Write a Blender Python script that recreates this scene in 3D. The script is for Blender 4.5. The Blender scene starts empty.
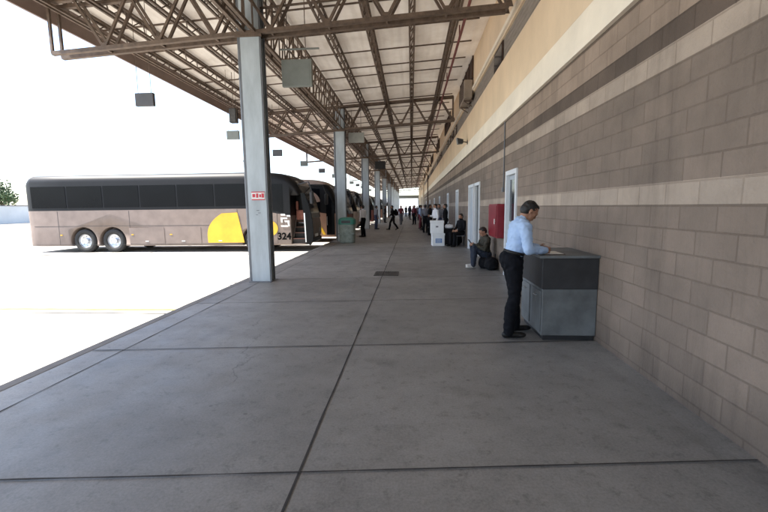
import bpy, bmesh, math, random
from mathutils import Vector, Matrix, noise
R = math.radians
PI = math.pi
S = bpy.context.scene
C = S.collection
random.seed(7)

# ------------------------------------------------------------------ materials
def mat(name, col, rough=.6, metal=0., var=.12, scale=6., bump=0., bscale=40., spec=.5, stretch=(1, 1, 1), emit=None, coat=0.):
    m = bpy.data.materials.new(name); m.use_nodes = True
    nt = m.node_tree; N = nt.nodes; L = nt.links
    b = N['Principled BSDF']
    b.inputs['Roughness'].default_value = rough
    b.inputs['Metallic'].default_value = metal
    b.inputs['Specular IOR Level'].default_value = spec
    b.inputs['Coat Weight'].default_value = coat
    tc = N.new('ShaderNodeTexCoord'); mp = N.new('ShaderNodeMapping'); mp.inputs['Scale'].default_value = stretch
    L.new(tc.outputs['Object'], mp.inputs['Vector'])
    nz = N.new('ShaderNodeTexNoise'); nz.inputs['Scale'].default_value = scale; nz.inputs['Detail'].default_value = 6; nz.inputs['Roughness'].default_value = .62
    L.new(mp.outputs['Vector'], nz.inputs['Vector'])
    cr = N.new('ShaderNodeMapRange'); cr.inputs['From Min'].default_value = .3; cr.inputs['From Max'].default_value = .7
    cr.inputs['To Min'].default_value = 1 - var; cr.inputs['To Max'].default_value = 1 + var
    L.new(nz.outputs['Fac'], cr.inputs['Value'])
    mx = N.new('ShaderNodeVectorMath'); mx.operation = 'SCALE'
    mx.inputs[0].default_value = col
    L.new(cr.outputs['Result'], mx.inputs['Scale'])
    L.new(mx.outputs['Vector'], b.inputs['Base Color'])
    if bump:
        n2 = N.new('ShaderNodeTexNoise'); n2.inputs['Scale'].default_value = bscale; n2.inputs['Detail'].default_value = 4
        L.new(mp.outputs['Vector'], n2.inputs['Vector'])
        bp = N.new('ShaderNodeBump'); bp.inputs['Strength'].default_value = bump; bp.inputs['Distance'].default_value = .01
        L.new(n2.outputs['Fac'], bp.inputs['Height']); L.new(bp.outputs['Normal'], b.inputs['Normal'])
    m['col_node'] = mx.name
    return m

M = {}
M['steel'] = mat('painted_column_steel', (.42, .475, .51), .45, .0, .22, 3, .05, 30, stretch=(1, 1, .25))
M['steel_dark'] = mat('column_edge_steel', (.14, .15, .165), .5, 0, .2, 5)
M['truss'] = mat('brown_truss_paint', (.125, .088, .064), .6, 0, .4, 7)
M['truss_red'] = mat('red_pipe_paint', (.17, .045, .04), .5, 0, .2, 4)
M['black'] = mat('black_plastic', (.018, .018, .02), .5, 0, .2, 8)
M['rubber'] = mat('tyre_rubber', (.02, .02, .02), .85, 0, .2, 8)
M['chrome'] = mat('bright_metal', (.55, .56, .58), .3, .9, .06, 6)
M['signgrey'] = mat('grey_sign_panel', (.20, .22, .205), .6, 0, .12, 4)
M['cream'] = mat('cream_stucco', (.76, .60, .42), .9, 0, .10, 1.1, .25, 60, stretch=(1, 1, .6))
M['cream_brightened'] = mat('bounce_brightened_cream', (.85, .77, .64), .9, 0, .08, 1.3, .2, 60)  # cream lightened to imitate ground bounce on the band; cornice, pilasters reuse it
M['ledge'] = mat('grey_brown_louvre', (.27, .235, .20), .8, 0, .2, 3, .3, 20, stretch=(1, 1, 6))
M['doorframe'] = mat('white_door_frame', (.66, .68, .70), .5, 0, .06, 3)
M['doorleaf'] = mat('pale_blue_door', (.42, .46, .50), .5, 0, .1, 2)
M['redcab'] = mat('red_enamel', (.22, .013, .024), .4, 0, .15, 4, spec=.4)
M['glass'] = mat('dark_glass', (.02, .025, .032), .12, 0, .1, 2, spec=.4)
M['busglass'] = mat('bus_tinted_glass', (.004, .0045, .006), .22, 0, .2, 1, spec=.12)
M['windscreen'] = mat('windscreen_glass', (.006, .007, .008), .12, 0, .2, 1, spec=.22)
M['yellow'] = mat('bus_yellow', (.60, .36, .02), .4, 0, .12, 2)
M['white'] = mat('white_paint', (.75, .75, .74), .5, 0, .04, 4)
M['foam'] = mat('white_foam_box', (.80, .81, .82), .75, 0, .04, 10, .1, 80)
M['bluelabel'] = mat('blue_label', (.10, .22, .50), .5, 0, .15, 30)
M['teal'] = mat('teal_plastic', (.03, .17, .13), .5, 0, .15, 5)
M['bingrey'] = mat('grey_green_bin', (.20, .235, .21), .65, 0, .3, 7, .1)
M['digit'] = mat('dark_lettering', (.006, .006, .006), .9, spec=.05)
M['stickerred'] = mat('red_sticker', (.55, .03, .05), .5, 0, .2, 40)
M['deskgrey'] = mat('grey_desk_steel', (.12, .128, .13), .5, 0, .35, 3, .1, 12)
M['paper'] = mat('paper', (.75, .75, .72), .8, 0, .03)
M['pale'] = mat('far_building_plaster', (.75, .72, .66), .9, 0, .08, .4)
M['hvac'] = mat('weathered_hvac_metal', (.30, .25, .20), .7, 0, .25, 3, .2, 20)
M['brownwin'] = mat('brown_window_frame', (.055, .028, .018), .9, 0, .3, 4)
M['grate'] = mat('cast_iron_grate', (.075, .07, .065), .6, .4, .3, 12)
M['joint'] = mat('joint_filler', (.035, .032, .03), .95, 0, .4, 14)
M['hair'] = mat('black_hair', (.012, .010, .009), .55, 0, .3, 60, .3, 120)
M['skin'] = mat('brown_skin', (.34, .175, .11), .55, 0, .08, 14)
M['shirtblue'] = mat('light_blue_shirt', (.37, .50, .71), .8, 0, .05, 12, .1, 90)
M['trouser'] = mat('black_trousers', (.006, .0065, .009), .9, 0, .2, 12, .15, 90, spec=.15)
M['shoe'] = mat('black_shoe', (.010, .009, .008), .5, spec=.3)
M['shoewhite'] = mat('pale_shoe', (.6, .58, .55), .5)
M['jeans'] = mat('dark_blue_jeans', (.016, .022, .038), .9, 0, .2, 12)
M['olive'] = mat('dark_olive_jacket', (.035, .031, .02), .85, 0, .25, 14)
M['clblack'] = mat('black_cloth', (.009, .009, .011), .9, 0, .2, 12, spec=.15)
M['clwhite'] = mat('white_cloth', (.82, .82, .86), .85, 0, .06, 12)
M['clblue'] = mat('pale_blue_cloth', (.33, .42, .58), .85, 0, .08, 12)
M['clmaroon'] = mat('maroon_cloth', (.16, .03, .04), .85, 0, .15, 12)
M['clgrey'] = mat('grey_cloth', (.16, .16, .18), .85, 0, .15, 12)
M['clnavy'] = mat('navy_cloth', (.02, .03, .07), .85, 0, .15, 12)
M['clpink'] = mat('dull_red_cloth', (.33, .12, .11), .85, 0, .15, 12)
M['seatreflect'] = mat('rose_reflection_seat', (.42, .17, .13), .85, 0, .2, 12)  # rose tone standing in for a reflection in the doorway
M['stepdark'] = mat('dark_step_rubber', (.03, .025, .022), .8)
M['bark'] = mat('bark', (.10, .07, .05), .9, 0, .3, 8, .5)
M['leaf'] = mat('leaf_green', (.055, .09, .03), .7, 0, .4, 2)
M['bayline'] = mat('faded_yellow_line', (.5, .36, .08), .8, 0, .3, 6)
M['lens'] = mat('lamp_lens', (.4, .42, .42), .2)

def floor_mat():
    m = bpy.data.materials.new('worn_concrete_slab'); m.use_nodes = True
    nt = m.node_tree; N = nt.nodes; L = nt.links; b = N['Principled BSDF']
    tc = N.new('ShaderNodeTexCoord')
    def noi(sc, det=6, rough=.6, vec=None):
        n = N.new('ShaderNodeTexNoise'); n.inputs['Scale'].default_value = sc; n.inputs['Detail'].default_value = det; n.inputs['Roughness'].default_value = rough
        L.new(vec or tc.outputs['Object'], n.inputs['Vector']); return n
    def mr(src, a, b_, c, d, smooth=False):
        n = N.new('ShaderNodeMapRange'); n.clamp = True
        if smooth: n.interpolation_type = 'SMOOTHSTEP'
        for k, v in zip(('From Min', 'From Max', 'To Min', 'To Max'), (a, b_, c, d)): n.inputs[k].default_value = v
        L.new(src, n.inputs['Value']); return n.outputs['Result']
    def mul(a, b_):
        n = N.new('ShaderNodeMath'); n.operation = 'MULTIPLY'; L.new(a, n.inputs[0]); L.new(b_, n.inputs[1]); return n.outputs[0]
    # slab id (joints run at a small skew)
    sp = N.new('ShaderNodeSeparateXYZ'); L.new(tc.outputs['Object'], sp.inputs[0])
    def math2(op, a, v):
        n = N.new('ShaderNodeMath'); n.operation = op
        if hasattr(a, 'links'): L.new(a, n.inputs[0])
        else: n.inputs[0].default_value = a
        if hasattr(v, 'links'): L.new(v, n.inputs[1])
        else: n.inputs[1].default_value = v
        return n.outputs[0]
    yy = math2('SUBTRACT', sp.outputs['Y'], math2('MULTIPLY', sp.outputs['X'], .09))
    ky = math2('FLOOR', math2('DIVIDE', math2('SUBTRACT', yy, .03), 2.25), 0)
    kx = math2('FLOOR', math2('DIVIDE', math2('ADD', sp.outputs['X'], 3.31), 2.64), 0)
    cb = N.new('ShaderNodeCombineXYZ'); L.new(kx, cb.inputs[0]); L.new(ky, cb.inputs[1])
    wn = N.new('ShaderNodeTexWhiteNoise'); wn.noise_dimensions = '3D'; L.new(cb.outputs[0], wn.inputs['Vector'])
    slab = mr(wn.outputs['Value'], 0, 1, .86, 1.12)
    big = mr(noi(.55, 4).outputs['Fac'], .3, .7, .82, 1.16)
    mid = mr(noi(3.2, 8, .7).outputs['Fac'], .3, .7, .86, 1.12)
    fine = mr(noi(60, 4, .7).outputs['Fac'], .25, .75, .76, 1.22)
    # blotches (old stains)
    st = noi(1.7, 5, .55); st_m = mr(st.outputs['Fac'], .56, .72, 1.0, .80, True)
    # small dark gum spots
    vo = N.new('ShaderNodeTexVoronoi'); vo.inputs['Scale'].default_value = 2.6; L.new(tc.outputs['Object'], vo.inputs['Vector'])
    spots = mr(vo.outputs['Distance'], .035, .055, .62, 1.0, True)
    # light worn scratches
    mpn = N.new('ShaderNodeMapping'); mpn.inputs['Rotation'].default_value = (0, 0, .5); mpn.inputs['Scale'].default_value = (1, 14, 1)
    L.new(tc.outputs['Object'], mpn.inputs['Vector'])
    scr = mr(noi(1.3, 7, .7, mpn.outputs['Vector']).outputs['Fac'], .62, .72, 1.0, 1.22, True)
    # hairline cracks, only in places
    nd = noi(1.1, 5); mv = N.new('ShaderNodeVectorMath'); mv.operation = 'MULTIPLY_ADD'; mv.inputs[1].default_value = (.9, .9, 0)
    L.new(nd.outputs['Color'], mv.inputs[0]); L.new(tc.outputs['Object'], mv.inputs[2])
    vc = N.new('ShaderNodeTexVoronoi'); vc.feature = 'DISTANCE_TO_EDGE'; vc.inputs['Scale'].default_value = .42; L.new(mv.outputs[0], vc.inputs['Vector'])
    ck = mr(vc.outputs['Distance'], .0, .0035, .0, 1.0)
    mk = mr(noi(.6, 3).outputs['Fac'], .50, .56, 0, 1, True)
    crack = math2('ADD', 1.0, math2('MULTIPLY', math2('MULTIPLY', math2('SUBTRACT', 1.0, ck), mk), -.45))
    # trodden-in brown dirt, grainy
    gr = mr(noi(9, 9, .8).outputs['Fac'], .52, .64, 1.0, .72, True)
    t = mul(mul(mul(slab, big), mul(mid, fine)), mul(mul(st_m, spots), mul(scr, mul(crack, gr))))
    sc = N.new('ShaderNodeVectorMath'); sc.operation = 'SCALE'; sc.inputs[0].default_value = (.215, .208, .196)
    L.new(t, sc.inputs['Scale']); L.new(sc.outputs['Vector'], b.inputs['Base Color'])
    L.new(mr(noi(2.4, 6).outputs['Fac'], .3, .7, .42, .56), b.inputs['Roughness'])
    b.inputs['Specular IOR Level'].default_value = .5
    bp = N.new('ShaderNodeBump'); bp.inputs['Strength'].default_value = .18; bp.inputs['Distance'].default_value = .006
    L.new(noi(25, 8, .7).outputs['Fac'], bp.inputs['Height']); L.new(bp.outputs['Normal'], b.inputs['Normal'])
    return m
M['floor'] = floor_mat()
def yard_mat(name, base, stain):
    m = mat(name, base, .9, 0, .2, .35, .25, 20); nt = m.node_tree; N = nt.nodes; L = nt.links; b = N['Principled BSDF']
    src = b.inputs['Base Color'].links[0].from_socket
    tc = N.new('ShaderNodeTexCoord')
    n = N.new('ShaderNodeTexNoise'); n.inputs['Scale'].default_value = .45; n.inputs['Detail'].default_value = 9; n.inputs['Roughness'].default_value = .62; L.new(tc.outputs['Object'], n.inputs[0])
    r_ = N.new('ShaderNodeMapRange'); r_.inputs['From Min'].default_value = .55; r_.inputs['From Max'].default_value = .68; r_.inputs['To Min'].default_value = 1; r_.inputs['To Max'].default_value = stain; L.new(n.outputs['Fac'], r_.inputs['Value'])
    s_ = N.new('ShaderNodeVectorMath'); s_.operation = 'SCALE'; L.new(src, s_.inputs[0]); L.new(r_.outputs[0], s_.inputs['Scale']); L.new(s_.outputs[0], b.inputs['Base Color'])
    return m
M['yard'] = yard_mat('yard_asphalt', (.17, .165, .155), .6)
M['apron'] = yard_mat('pale_bay_concrete', (.36, .345, .315), .28)

def block_mat():
    m = bpy.data.materials.new('banded_block_masonry'); m.use_nodes = True
    nt = m.node_tree; N = nt.nodes; L = nt.links; b = N['Principled BSDF']
    tc = N.new('ShaderNodeTexCoord'); sp = N.new('ShaderNodeSeparateXYZ'); L.new(tc.outputs['Object'], sp.inputs[0])
    cb = N.new('ShaderNodeCombineXYZ'); L.new(sp.outputs['Y'], cb.inputs[0])
    zo = N.new('ShaderNodeMath'); zo.operation = 'ADD'; zo.inputs[1].default_value = .13; L.new(sp.outputs['Z'], zo.inputs[0]); L.new(zo.outputs[0], cb.inputs[1])
    br = N.new('ShaderNodeTexBrick'); L.new(cb.outputs[0], br.inputs['Vector'])
    br.inputs['Scale'].default_value = 1; br.inputs['Brick Width'].default_value = .4; br.inputs['Row Height'].default_value = .19
    br.inputs['Mortar Size'].default_value = .008; br.inputs['Mortar Smooth'].default_value = .3
    br.inputs['Color1'].default_value = (.90, .90, .90, 1); br.inputs['Color2'].default_value = (1.08, 1.07, 1.06, 1); br.inputs['Mortar'].default_value = (.80, .78, .76, 1)
    rp = N.new('ShaderNodeValToRGB'); rp.color_ramp.interpolation = 'CONSTANT'
    dv = N.new('ShaderNodeMath'); dv.operation = 'DIVIDE'; dv.inputs[1].default_value = 4.0; L.new(sp.outputs['Z'], dv.inputs[0]); L.new(dv.outputs[0], rp.inputs[0])
    main = (.215, .166, .130, 1); light = (.39, .315, .25, 1); dark = (.115, .084, .064, 1); pink = (.31, .235, .18, 1)
    el = rp.color_ramp.elements
    stops = [(0, main), (1.58, light), (1.77, main), (2.72, light), (2.91, dark), (3.10, pink), (3.48, dark)]
    el[0].position = 0; el[0].color = main; el[1].position = 1.58 / 4; el[1].color = light
    for z, c in stops[2:]:
        e = el.new(z / 4); e.color = c
    mx = N.new('ShaderNodeMix'); mx.data_type = 'RGBA'; mx.blend_type = 'MULTIPLY'; mx.inputs[0].default_value = 1
    L.new(rp.outputs[0], mx.inputs[6]); L.new(br.outputs['Color'], mx.inputs[7])
    nz = N.new('ShaderNodeTexNoise'); nz.inputs['Scale'].default_value = 1.2; nz.inputs['Detail'].default_value = 8; nz.inputs['Roughness'].default_value = .65; L.new(tc.outputs['Object'], nz.inputs[0])
    mr = N.new('ShaderNodeMapRange'); mr.inputs['From Min'].default_value = .3; mr.inputs['From Max'].default_value = .7; mr.inputs['To Min'].default_value = .78; mr.inputs['To Max'].default_value = 1.2
    L.new(nz.outputs['Fac'], mr.inputs['Value'])
    s2 = N.new('ShaderNodeVectorMath'); s2.operation = 'SCALE'; L.new(mx.outputs[2], s2.inputs[0]); L.new(mr.outputs[0], s2.inputs['Scale'])
    mp = N.new('ShaderNodeMapping'); mp.inputs['Scale'].default_value = (1, 2.2, .22); L.new(tc.outputs['Object'], mp.inputs[0])
    n3 = N.new('ShaderNodeTexNoise'); n3.inputs['Scale'].default_value = 1.6; n3.inputs['Detail'].default_value = 7; n3.inputs['Roughness'].default_value = .7; L.new(mp.outputs[0], n3.inputs[0])
    m3 = N.new('ShaderNodeMapRange'); m3.inputs['From Min'].default_value = .5; m3.inputs['From Max'].default_value = .75; m3.inputs['To Min'].default_value = 1; m3.inputs['To Max'].default_value = .72; L.new(n3.outputs['Fac'], m3.inputs['Value'])
    # splash dirt along the foot of the wall, ragged upper edge
    ng = N.new('ShaderNodeMath'); ng.operation = 'MULTIPLY_ADD'; ng.inputs[1].default_value = -.5; L.new(n3.outputs['Fac'], ng.inputs[0]); L.new(sp.outputs['Z'], ng.inputs[2])
    m4 = N.new('ShaderNodeMapRange'); m4.inputs['From Min'].default_value = -.25; m4.inputs['From Max'].default_value = .2; m4.inputs['To Min'].default_value = .62; m4.inputs['To Max'].default_value = 1; L.new(ng.outputs[0], m4.inputs['Value'])
    mm = N.new('ShaderNodeMath'); mm.operation = 'MULTIPLY'; L.new(m3.outputs[0], mm.inputs[0]); L.new(m4.outputs[0], mm.inputs[1])
    s3 = N.new('ShaderNodeVectorMath'); s3.operation = 'SCALE'; L.new(s2.outputs[0], s3.inputs[0]); L.new(mm.outputs[0], s3.inputs['Scale'])
    L.new(s3.outputs[0], b.inputs['Base Color']); b.inputs['Roughness'].default_value = .88
    n2 = N.new('ShaderNodeTexNoise'); n2.inputs['Scale'].default_value = 45; n2.inputs['Detail'].default_value = 5; L.new(tc.outputs['Object'], n2.inputs[0])
    ad = N.new('ShaderNodeMath'); ad.operation = 'SUBTRACT'; L.new(n2.outputs['Fac'], ad.inputs[0]); L.new(br.outputs['Fac'], ad.inputs[1])
    bp = N.new('ShaderNodeBump'); bp.inputs['Strength'].default_value = .6; bp.inputs['Distance'].default_value = .012
    L.new(ad.outputs[0], bp.inputs['Height']); L.new(bp.outputs['Normal'], b.inputs['Normal'])
    return m
M['block'] = block_mat()

def deck_mat():
    m = bpy.data.materials.new('translucent_roof_sheet'); m.use_nodes = True
    nt = m.node_tree; N = nt.nodes; L = nt.links; b = N['Principled BSDF']; out = N['Material Output']
    tc = N.new('ShaderNodeTexCoord')
    nz = N.new('ShaderNodeTexNoise'); nz.inputs['Scale'].default_value = 1.1; nz.inputs['Detail'].default_value = 7; nz.inputs['Roughness'].default_value = .65; L.new(tc.outputs['Object'], nz.inputs[0])
    rp = N.new('ShaderNodeValToRGB'); rp.color_ramp.elements[0].position = .3; rp.color_ramp.elements[0].color = (.65, .60, .54, 1)
    rp.color_ramp.elements[1].position = .62; rp.color_ramp.elements[1].color = (.80, .76, .705, 1)
    L.new(nz.outputs['Fac'], rp.inputs[0])
    # corrugation across the sheet
    sp = N.new('ShaderNodeSeparateXYZ'); L.new(tc.outputs['Object'], sp.inputs[0])
    mu = N.new('ShaderNodeMath'); mu.operation = 'MULTIPLY'; mu.inputs[1].default_value = 28; L.new(sp.outputs['X'], mu.inputs[0])
    sn = N.new('ShaderNodeMath'); sn.operation = 'SINE'; L.new(mu.outputs[0], sn.inputs[0])
    bp = N.new('ShaderNodeBump'); bp.inputs['Strength'].default_value = .25; bp.inputs['Distance'].default_value = .02; L.new(sn.outputs[0], bp.inputs['Height'])
    L.new(rp.outputs[0], b.inputs['Base Color']); b.inputs['Roughness'].default_value = .85; L.new(bp.outputs[0], b.inputs['Normal'])
    tr = N.new('ShaderNodeBsdfTranslucent'); L.new(rp.outputs[0], tr.inputs[0])
    ms = N.new('ShaderNodeMixShader'); ms.inputs[0].default_value = DECK_T
    L.new(b.outputs[0], ms.inputs[1]); L.new(tr.outputs[0], ms.inputs[2]); L.new(ms.outputs[0], out.inputs[0])
    return m
DECK_T = .17
M['deck'] = deck_mat()

def bus_paint(name, low, top, line_drop=True):
    m = bpy.data.materials.new(name); m.use_nodes = True
    nt = m.node_tree; N = nt.nodes; L = nt.links; b = N['Principled BSDF']
    tc = N.new('ShaderNodeTexCoord'); sp = N.new('ShaderNodeSeparateXYZ'); L.new(tc.outputs['Object'], sp.inputs[0])
    mr = N.new('ShaderNodeMapRange')   # belt line falls towards the nose
    for k, v in zip(('From Min', 'From Max', 'To Min', 'To Max'), (-2.6, -.75, 1.80, 1.50)): mr.inputs[k].default_value = v
    L.new(sp.outputs['X'], mr.inputs['Value'])
    g = N.new('ShaderNodeMath'); g.operation = 'GREATER_THAN'; L.new(sp.outputs['Z'], g.inputs[0]); L.new(mr.outputs[0], g.inputs[1])
    mx = N.new('ShaderNodeMix'); mx.data_type = 'RGBA'; L.new(g.outputs[0], mx.inputs[0]); mx.inputs[6].default_value = (*low, 1); mx.inputs[7].default_value = (.006, .006, .007, 1)
    g2 = N.new('ShaderNodeMath'); g2.operation = 'GREATER_THAN'; L.new(sp.outputs['Z'], g2.inputs[0]); g2.inputs[1].default_value = 3.0
    m2 = N.new('ShaderNodeMix'); m2.data_type = 'RGBA'; L.new(g2.outputs[0], m2.inputs[0]); L.new(mx.outputs[2], m2.inputs[6]); m2.inputs[7].default_value = (*top, 1)
    # road dust near the skirt
    nz = N.new('ShaderNodeTexNoise'); nz.inputs['Scale'].default_value = 2.5; nz.inputs['Detail'].default_value = 6; L.new(tc.outputs['Object'], nz.inputs[0])
    r2 = N.new('ShaderNodeMapRange'); r2.inputs['From Min'].default_value = .3; r2.inputs['From Max'].default_value = .7; r2.inputs['To Min'].default_value = .85; r2.inputs['To Max'].default_value = 1.1; L.new(nz.outputs['Fac'], r2.inputs['Value'])
    s = N.new('ShaderNodeVectorMath'); s.operation = 'SCALE'; L.new(m2.outputs[2], s.inputs[0]); L.new(r2.outputs[0], s.inputs['Scale'])
    L.new(s.outputs[0], b.inputs['Base Color']); b.inputs['Roughness'].default_value = .5; b.inputs['Specular IOR Level'].default_value = .25
    return m

# ------------------------------------------------------------------ mesh helpers
def box(bm, x0, x1, y0, y1, z0, z1, mi=0):
    vs = [bm.verts.new(p) for p in ((x0, y0, z0), (x1, y0, z0), (x1, y1, z0), (x0, y1, z0), (x0, y0, z1), (x1, y0, z1), (x1, y1, z1), (x0, y1, z1))]
    for f in ((3, 2, 1, 0), (4, 5, 6, 7), (0, 1, 5, 4), (1, 2, 6, 5), (2, 3, 7, 6), (3, 0, 4, 7)):
        fc = bm.faces.new([vs[i] for i in f]); fc.material_index = mi
    return vs

def bar(bm, a, b, w, h=None, n=4, mi=0):
    """prism from a to b; w wide, h high (n=4) or radius w/2 (n>4)"""
    a = Vector(a); b = Vector(b); h = h or w
    d = (b - a).normalized(); up = Vector((0, 0, 1)) if abs(d.z) < .95 else Vector((0, 1, 0))
    s = d.cross(up).normalized(); u = s.cross(d)
    rings = []
    for p in (a, b):
        if n == 4: pts = [p + s * w / 2 * i + u * h / 2 * j for i, j in ((-1, -1), (1, -1), (1, 1), (-1, 1))]
        else: pts = [p + s * w / 2 * math.cos(2 * PI * k / n) + u * w / 2 * math.sin(2 * PI * k / n) for k in range(n)]
        rings.append([bm.verts.new(q) for q in pts])
    for k in range(n):
        f = bm.faces.new((rings[0][k], rings[0][(k + 1) % n], rings[1][(k + 1) % n], rings[1][k])); f.material_index = mi
    f = bm.faces.new(rings[0][::-1]); f.material_index = mi; f = bm.faces.new(rings[1]); f.material_index = mi

def poly(bm, pts, y0, y1, axis='y', mi=0):
    """extrude a 2-D outline (list of (u,v)) between two depths along an axis"""
    def P(u, v, d): return (u, d, v) if axis == 'y' else ((d, u, v) if axis == 'x' else (u, v, d))
    A = [bm.verts.new(P(u, v, y0)) for u, v in pts]; B = [bm.verts.new(P(u, v, y1)) for u, v in pts]
    n = len(pts)
    for f in ([A], [B]): 
        fc = bm.faces.new(f[0]); fc.material_index = mi
    for k in range(n):
        fc = bm.faces.new((A[k], A[(k + 1) % n], B[(k + 1) % n], B[k])); fc.material_index = mi

TMP = bpy.data.scenes.new('work')
def baked(o):
    """mesh of o with its modifiers applied, evaluated alone"""
    TMP.collection.objects.link(o)
    vl = TMP.view_layers[0]; vl.update(); dg = vl.depsgraph; dg.update()
    me = bpy.data.meshes.new_from_object(o.evaluated_get(dg), depsgraph=dg)
    bpy.data.objects.remove(o)
    return me
def link(o, parent=None):
    C.objects.link(o)
    if parent is not None: o.parent = parent
    return o

def obj(name, bm, mats, parent=None, smooth=False, bevel=0., loc=None):
    bmesh.ops.recalc_face_normals(bm, faces=bm.faces)
    me = bpy.data.meshes.new(name); bm.to_mesh(me); bm.free()
    for m in (mats if isinstance(mats, (list, tuple)) else [mats]): me.materials.append(m)
    if smooth:
        for p in me.polygons: p.use_smooth = True
    o = bpy.data.objects.new(name, me)
    if bevel:
        md = o.modifiers.new('bevel', 'BEVEL'); md.width = bevel; md.segments = 2; md.limit_method = 'ANGLE'
    if loc: o.location = loc
    return link(o, parent)

def tag(o, label=None, cat=None, group=None, kind=None):
    if label: o['label'] = label
    if cat: o['category'] = cat
    if group: o['group'] = group
    if kind: o['kind'] = kind
    return o

def thing(name, label, cat, loc=(0, 0, 0), rz=0, group=None):
    o = bpy.data.objects.new(name, None); o.empty_display_size = .2; C.objects.link(o)
    o.location = loc; o.rotation_euler = (0, 0, rz)
    return tag(o, label, cat, group)

def copy_tree(o, parent=None):
    c = o.copy(); C.objects.link(c)
    c.parent = parent
    for ch in list(o.children): copy_tree(ch, c)
    return c

def text_mesh(name, s, size, m, parent, loc, rot, depth=.004, bold=0.):
    cu = bpy.data.curves.new(name, 'FONT'); cu.body = s; cu.size = size; cu.extrude = depth; cu.offset = bold; cu.align_x = 'CENTER'
    me = baked(bpy.data.objects.new(name + '_src', cu))
    me.materials.clear(); me.materials.append(m)
    o = bpy.data.objects.new(name, me); o.location = loc; o.rotation_euler = rot
    return link(o, parent)

# ------------------------------------------------------------------ camera, world, sun
cam = bpy.data.objects.new('camera', bpy.data.cameras.new('camera')); C.objects.link(cam)
cam.data.sensor_width = 36; cam.data.lens = 18.75; cam.data.clip_end = 2000
phi = math.atan(49 / 400); psi = math.atan(28 / 400 * math.cos(phi)); rho = .012
fw = Vector((-math.sin(psi) * math.cos(phi), math.cos(psi) * math.cos(phi), -math.sin(phi)))
rt = Vector((math.cos(psi), math.sin(psi), 0)); up = rt.cross(fw)
rt2 = rt * math.cos(rho) - up * math.sin(rho); up2 = rt2.cross(fw)
mw = Matrix((rt2, up2, -fw)).transposed().to_4x4(); mw.translation = (0, 0, 1.6)
cam.matrix_world = mw
S.camera = cam

SUN_EL = R(58); to_sun = Vector((-math.cos(SUN_EL), -.10, math.sin(SUN_EL))).normalized()
sun = bpy.data.objects.new('sun', bpy.data.lights.new('sun', 'SUN')); C.objects.link(sun)
sun.data.energy = 5.0; sun.data.angle = R(.5); sun.data.color = (1, .95, .87)
sun.rotation_euler = to_sun.to_track_quat('Z', 'Y').to_euler()
w = bpy.data.worlds.new('World'); S.world = w; w.use_nodes = True
bg = w.node_tree.nodes['Background']; sk = w.node_tree.nodes.new('ShaderNodeTexSky'); sk.sky_type = 'NISHITA'; sk.sun_disc = False
sk.sun_elevation = math.asin(to_sun.z); sk.sun_rotation = math.atan2(to_sun.x, to_sun.y); sk.dust_density = 2.5; sk.altitude = 500
w.node_tree.links.new(sk.outputs[0], bg.inputs[0]); bg.inputs[1].default_value = .15
S.view_settings.view_transform = 'Standard'; S.view_settings.look = 'None'; S.view_settings.gamma = 1; S.view_settings.exposure = 2.0
S.cycles.max_bounces = 10; S.cycles.diffuse_bounces = 6

def joint_strip(bm, a, b, w, seed):
    a = Vector(a); b = Vector(b); L_ = (b - a).length; n = max(2, int(L_ / .08)); d = (b - a) / n; s = Vector((-d.y, d.x, 0)).normalized()
    prev = None
    for k in range(n + 1):
        p = a + d * k; ww = w * (.75 + .55 * noise.noise(Vector((k * .21, seed, 0)))); off = .006 * noise.noise(Vector((k * .09, seed, 5)))
        cur = (bm.verts.new(p + s * (off + ww / 2)), bm.verts.new(p + s * (off - ww / 2)))
        if prev: bm.faces.new((prev[0], prev[1], cur[1], cur[0]))
        prev = cur
# ------------------------------------------------------------------ ground
WX = 2.16          # wall plane
EDGE = -3.82       # platform edge
bm = bmesh.new(); box(bm, -400, 300, -300, 600, -.35, -.20)
tag(obj('ground', bm, M['yard']), kind='structure')
bm = bmesh.new(); box(bm, -18, EDGE - .002, -40, 120, -.22, -.195)
tag(obj('bay_apron', bm, M['apron']), kind='structure')
bm = bmesh.new()
for k in range(-6, 28): joint_strip(bm, (-18, 2.1 + 4.4 * k, -.19), (EDGE - .01, 2.1 + 4.4 * k, -.19), .05, k)
joint_strip(bm, (-11, -30, -.186), (-11, 115, -.186), .05, 77)
tag(obj('apron_joint', bm, M['joint']), kind='structure')
bm = bmesh.new(); box(bm, EDGE + .15, WX + .6, -12, 108, -.24, 0)
tag(obj('platform_floor', bm, M['floor']), kind='structure')
bm = bmesh.new(); box(bm, EDGE, EDGE + .146, -12, 108, -.24, .001)
kerb_m = mat('kerb_concrete', (.17, .165, .16), .8, 0, .2, 3)
tag(obj('kerb', bm, kerb_m, bevel=.015), kind='structure')
bm = bmesh.new()
joint_strip(bm, (-.69, -2, .004), (-.64, 106, .004), .020, 1)
joint_strip(bm, (-3.31, -2, .004), (-3.31, 106, .004), .014, 2)
tag(obj('lengthwise_floor_joint', bm, M['joint']), kind='structure')
bm = bmesh.new(); k = 0; y = .03
while y < 106:
    joint_strip(bm, (EDGE + .16, y + .09 * EDGE, .008), (WX - .01, y + .09 * WX, .008), .016 if k % 2 else .02, 10 + k); y += 2.25; k += 1
tag(obj('crosswise_floor_joint', bm, M['joint']), kind='structure')
bm = bmesh.new()
for y in (6.5, 2.1, -2.3): joint_strip(bm, (-16, y + .25, -.186), (EDGE - .4, y + .25, -.186), .13, y)
tag(obj('bay_markings', bm, M['bayline']), kind='structure')
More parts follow.
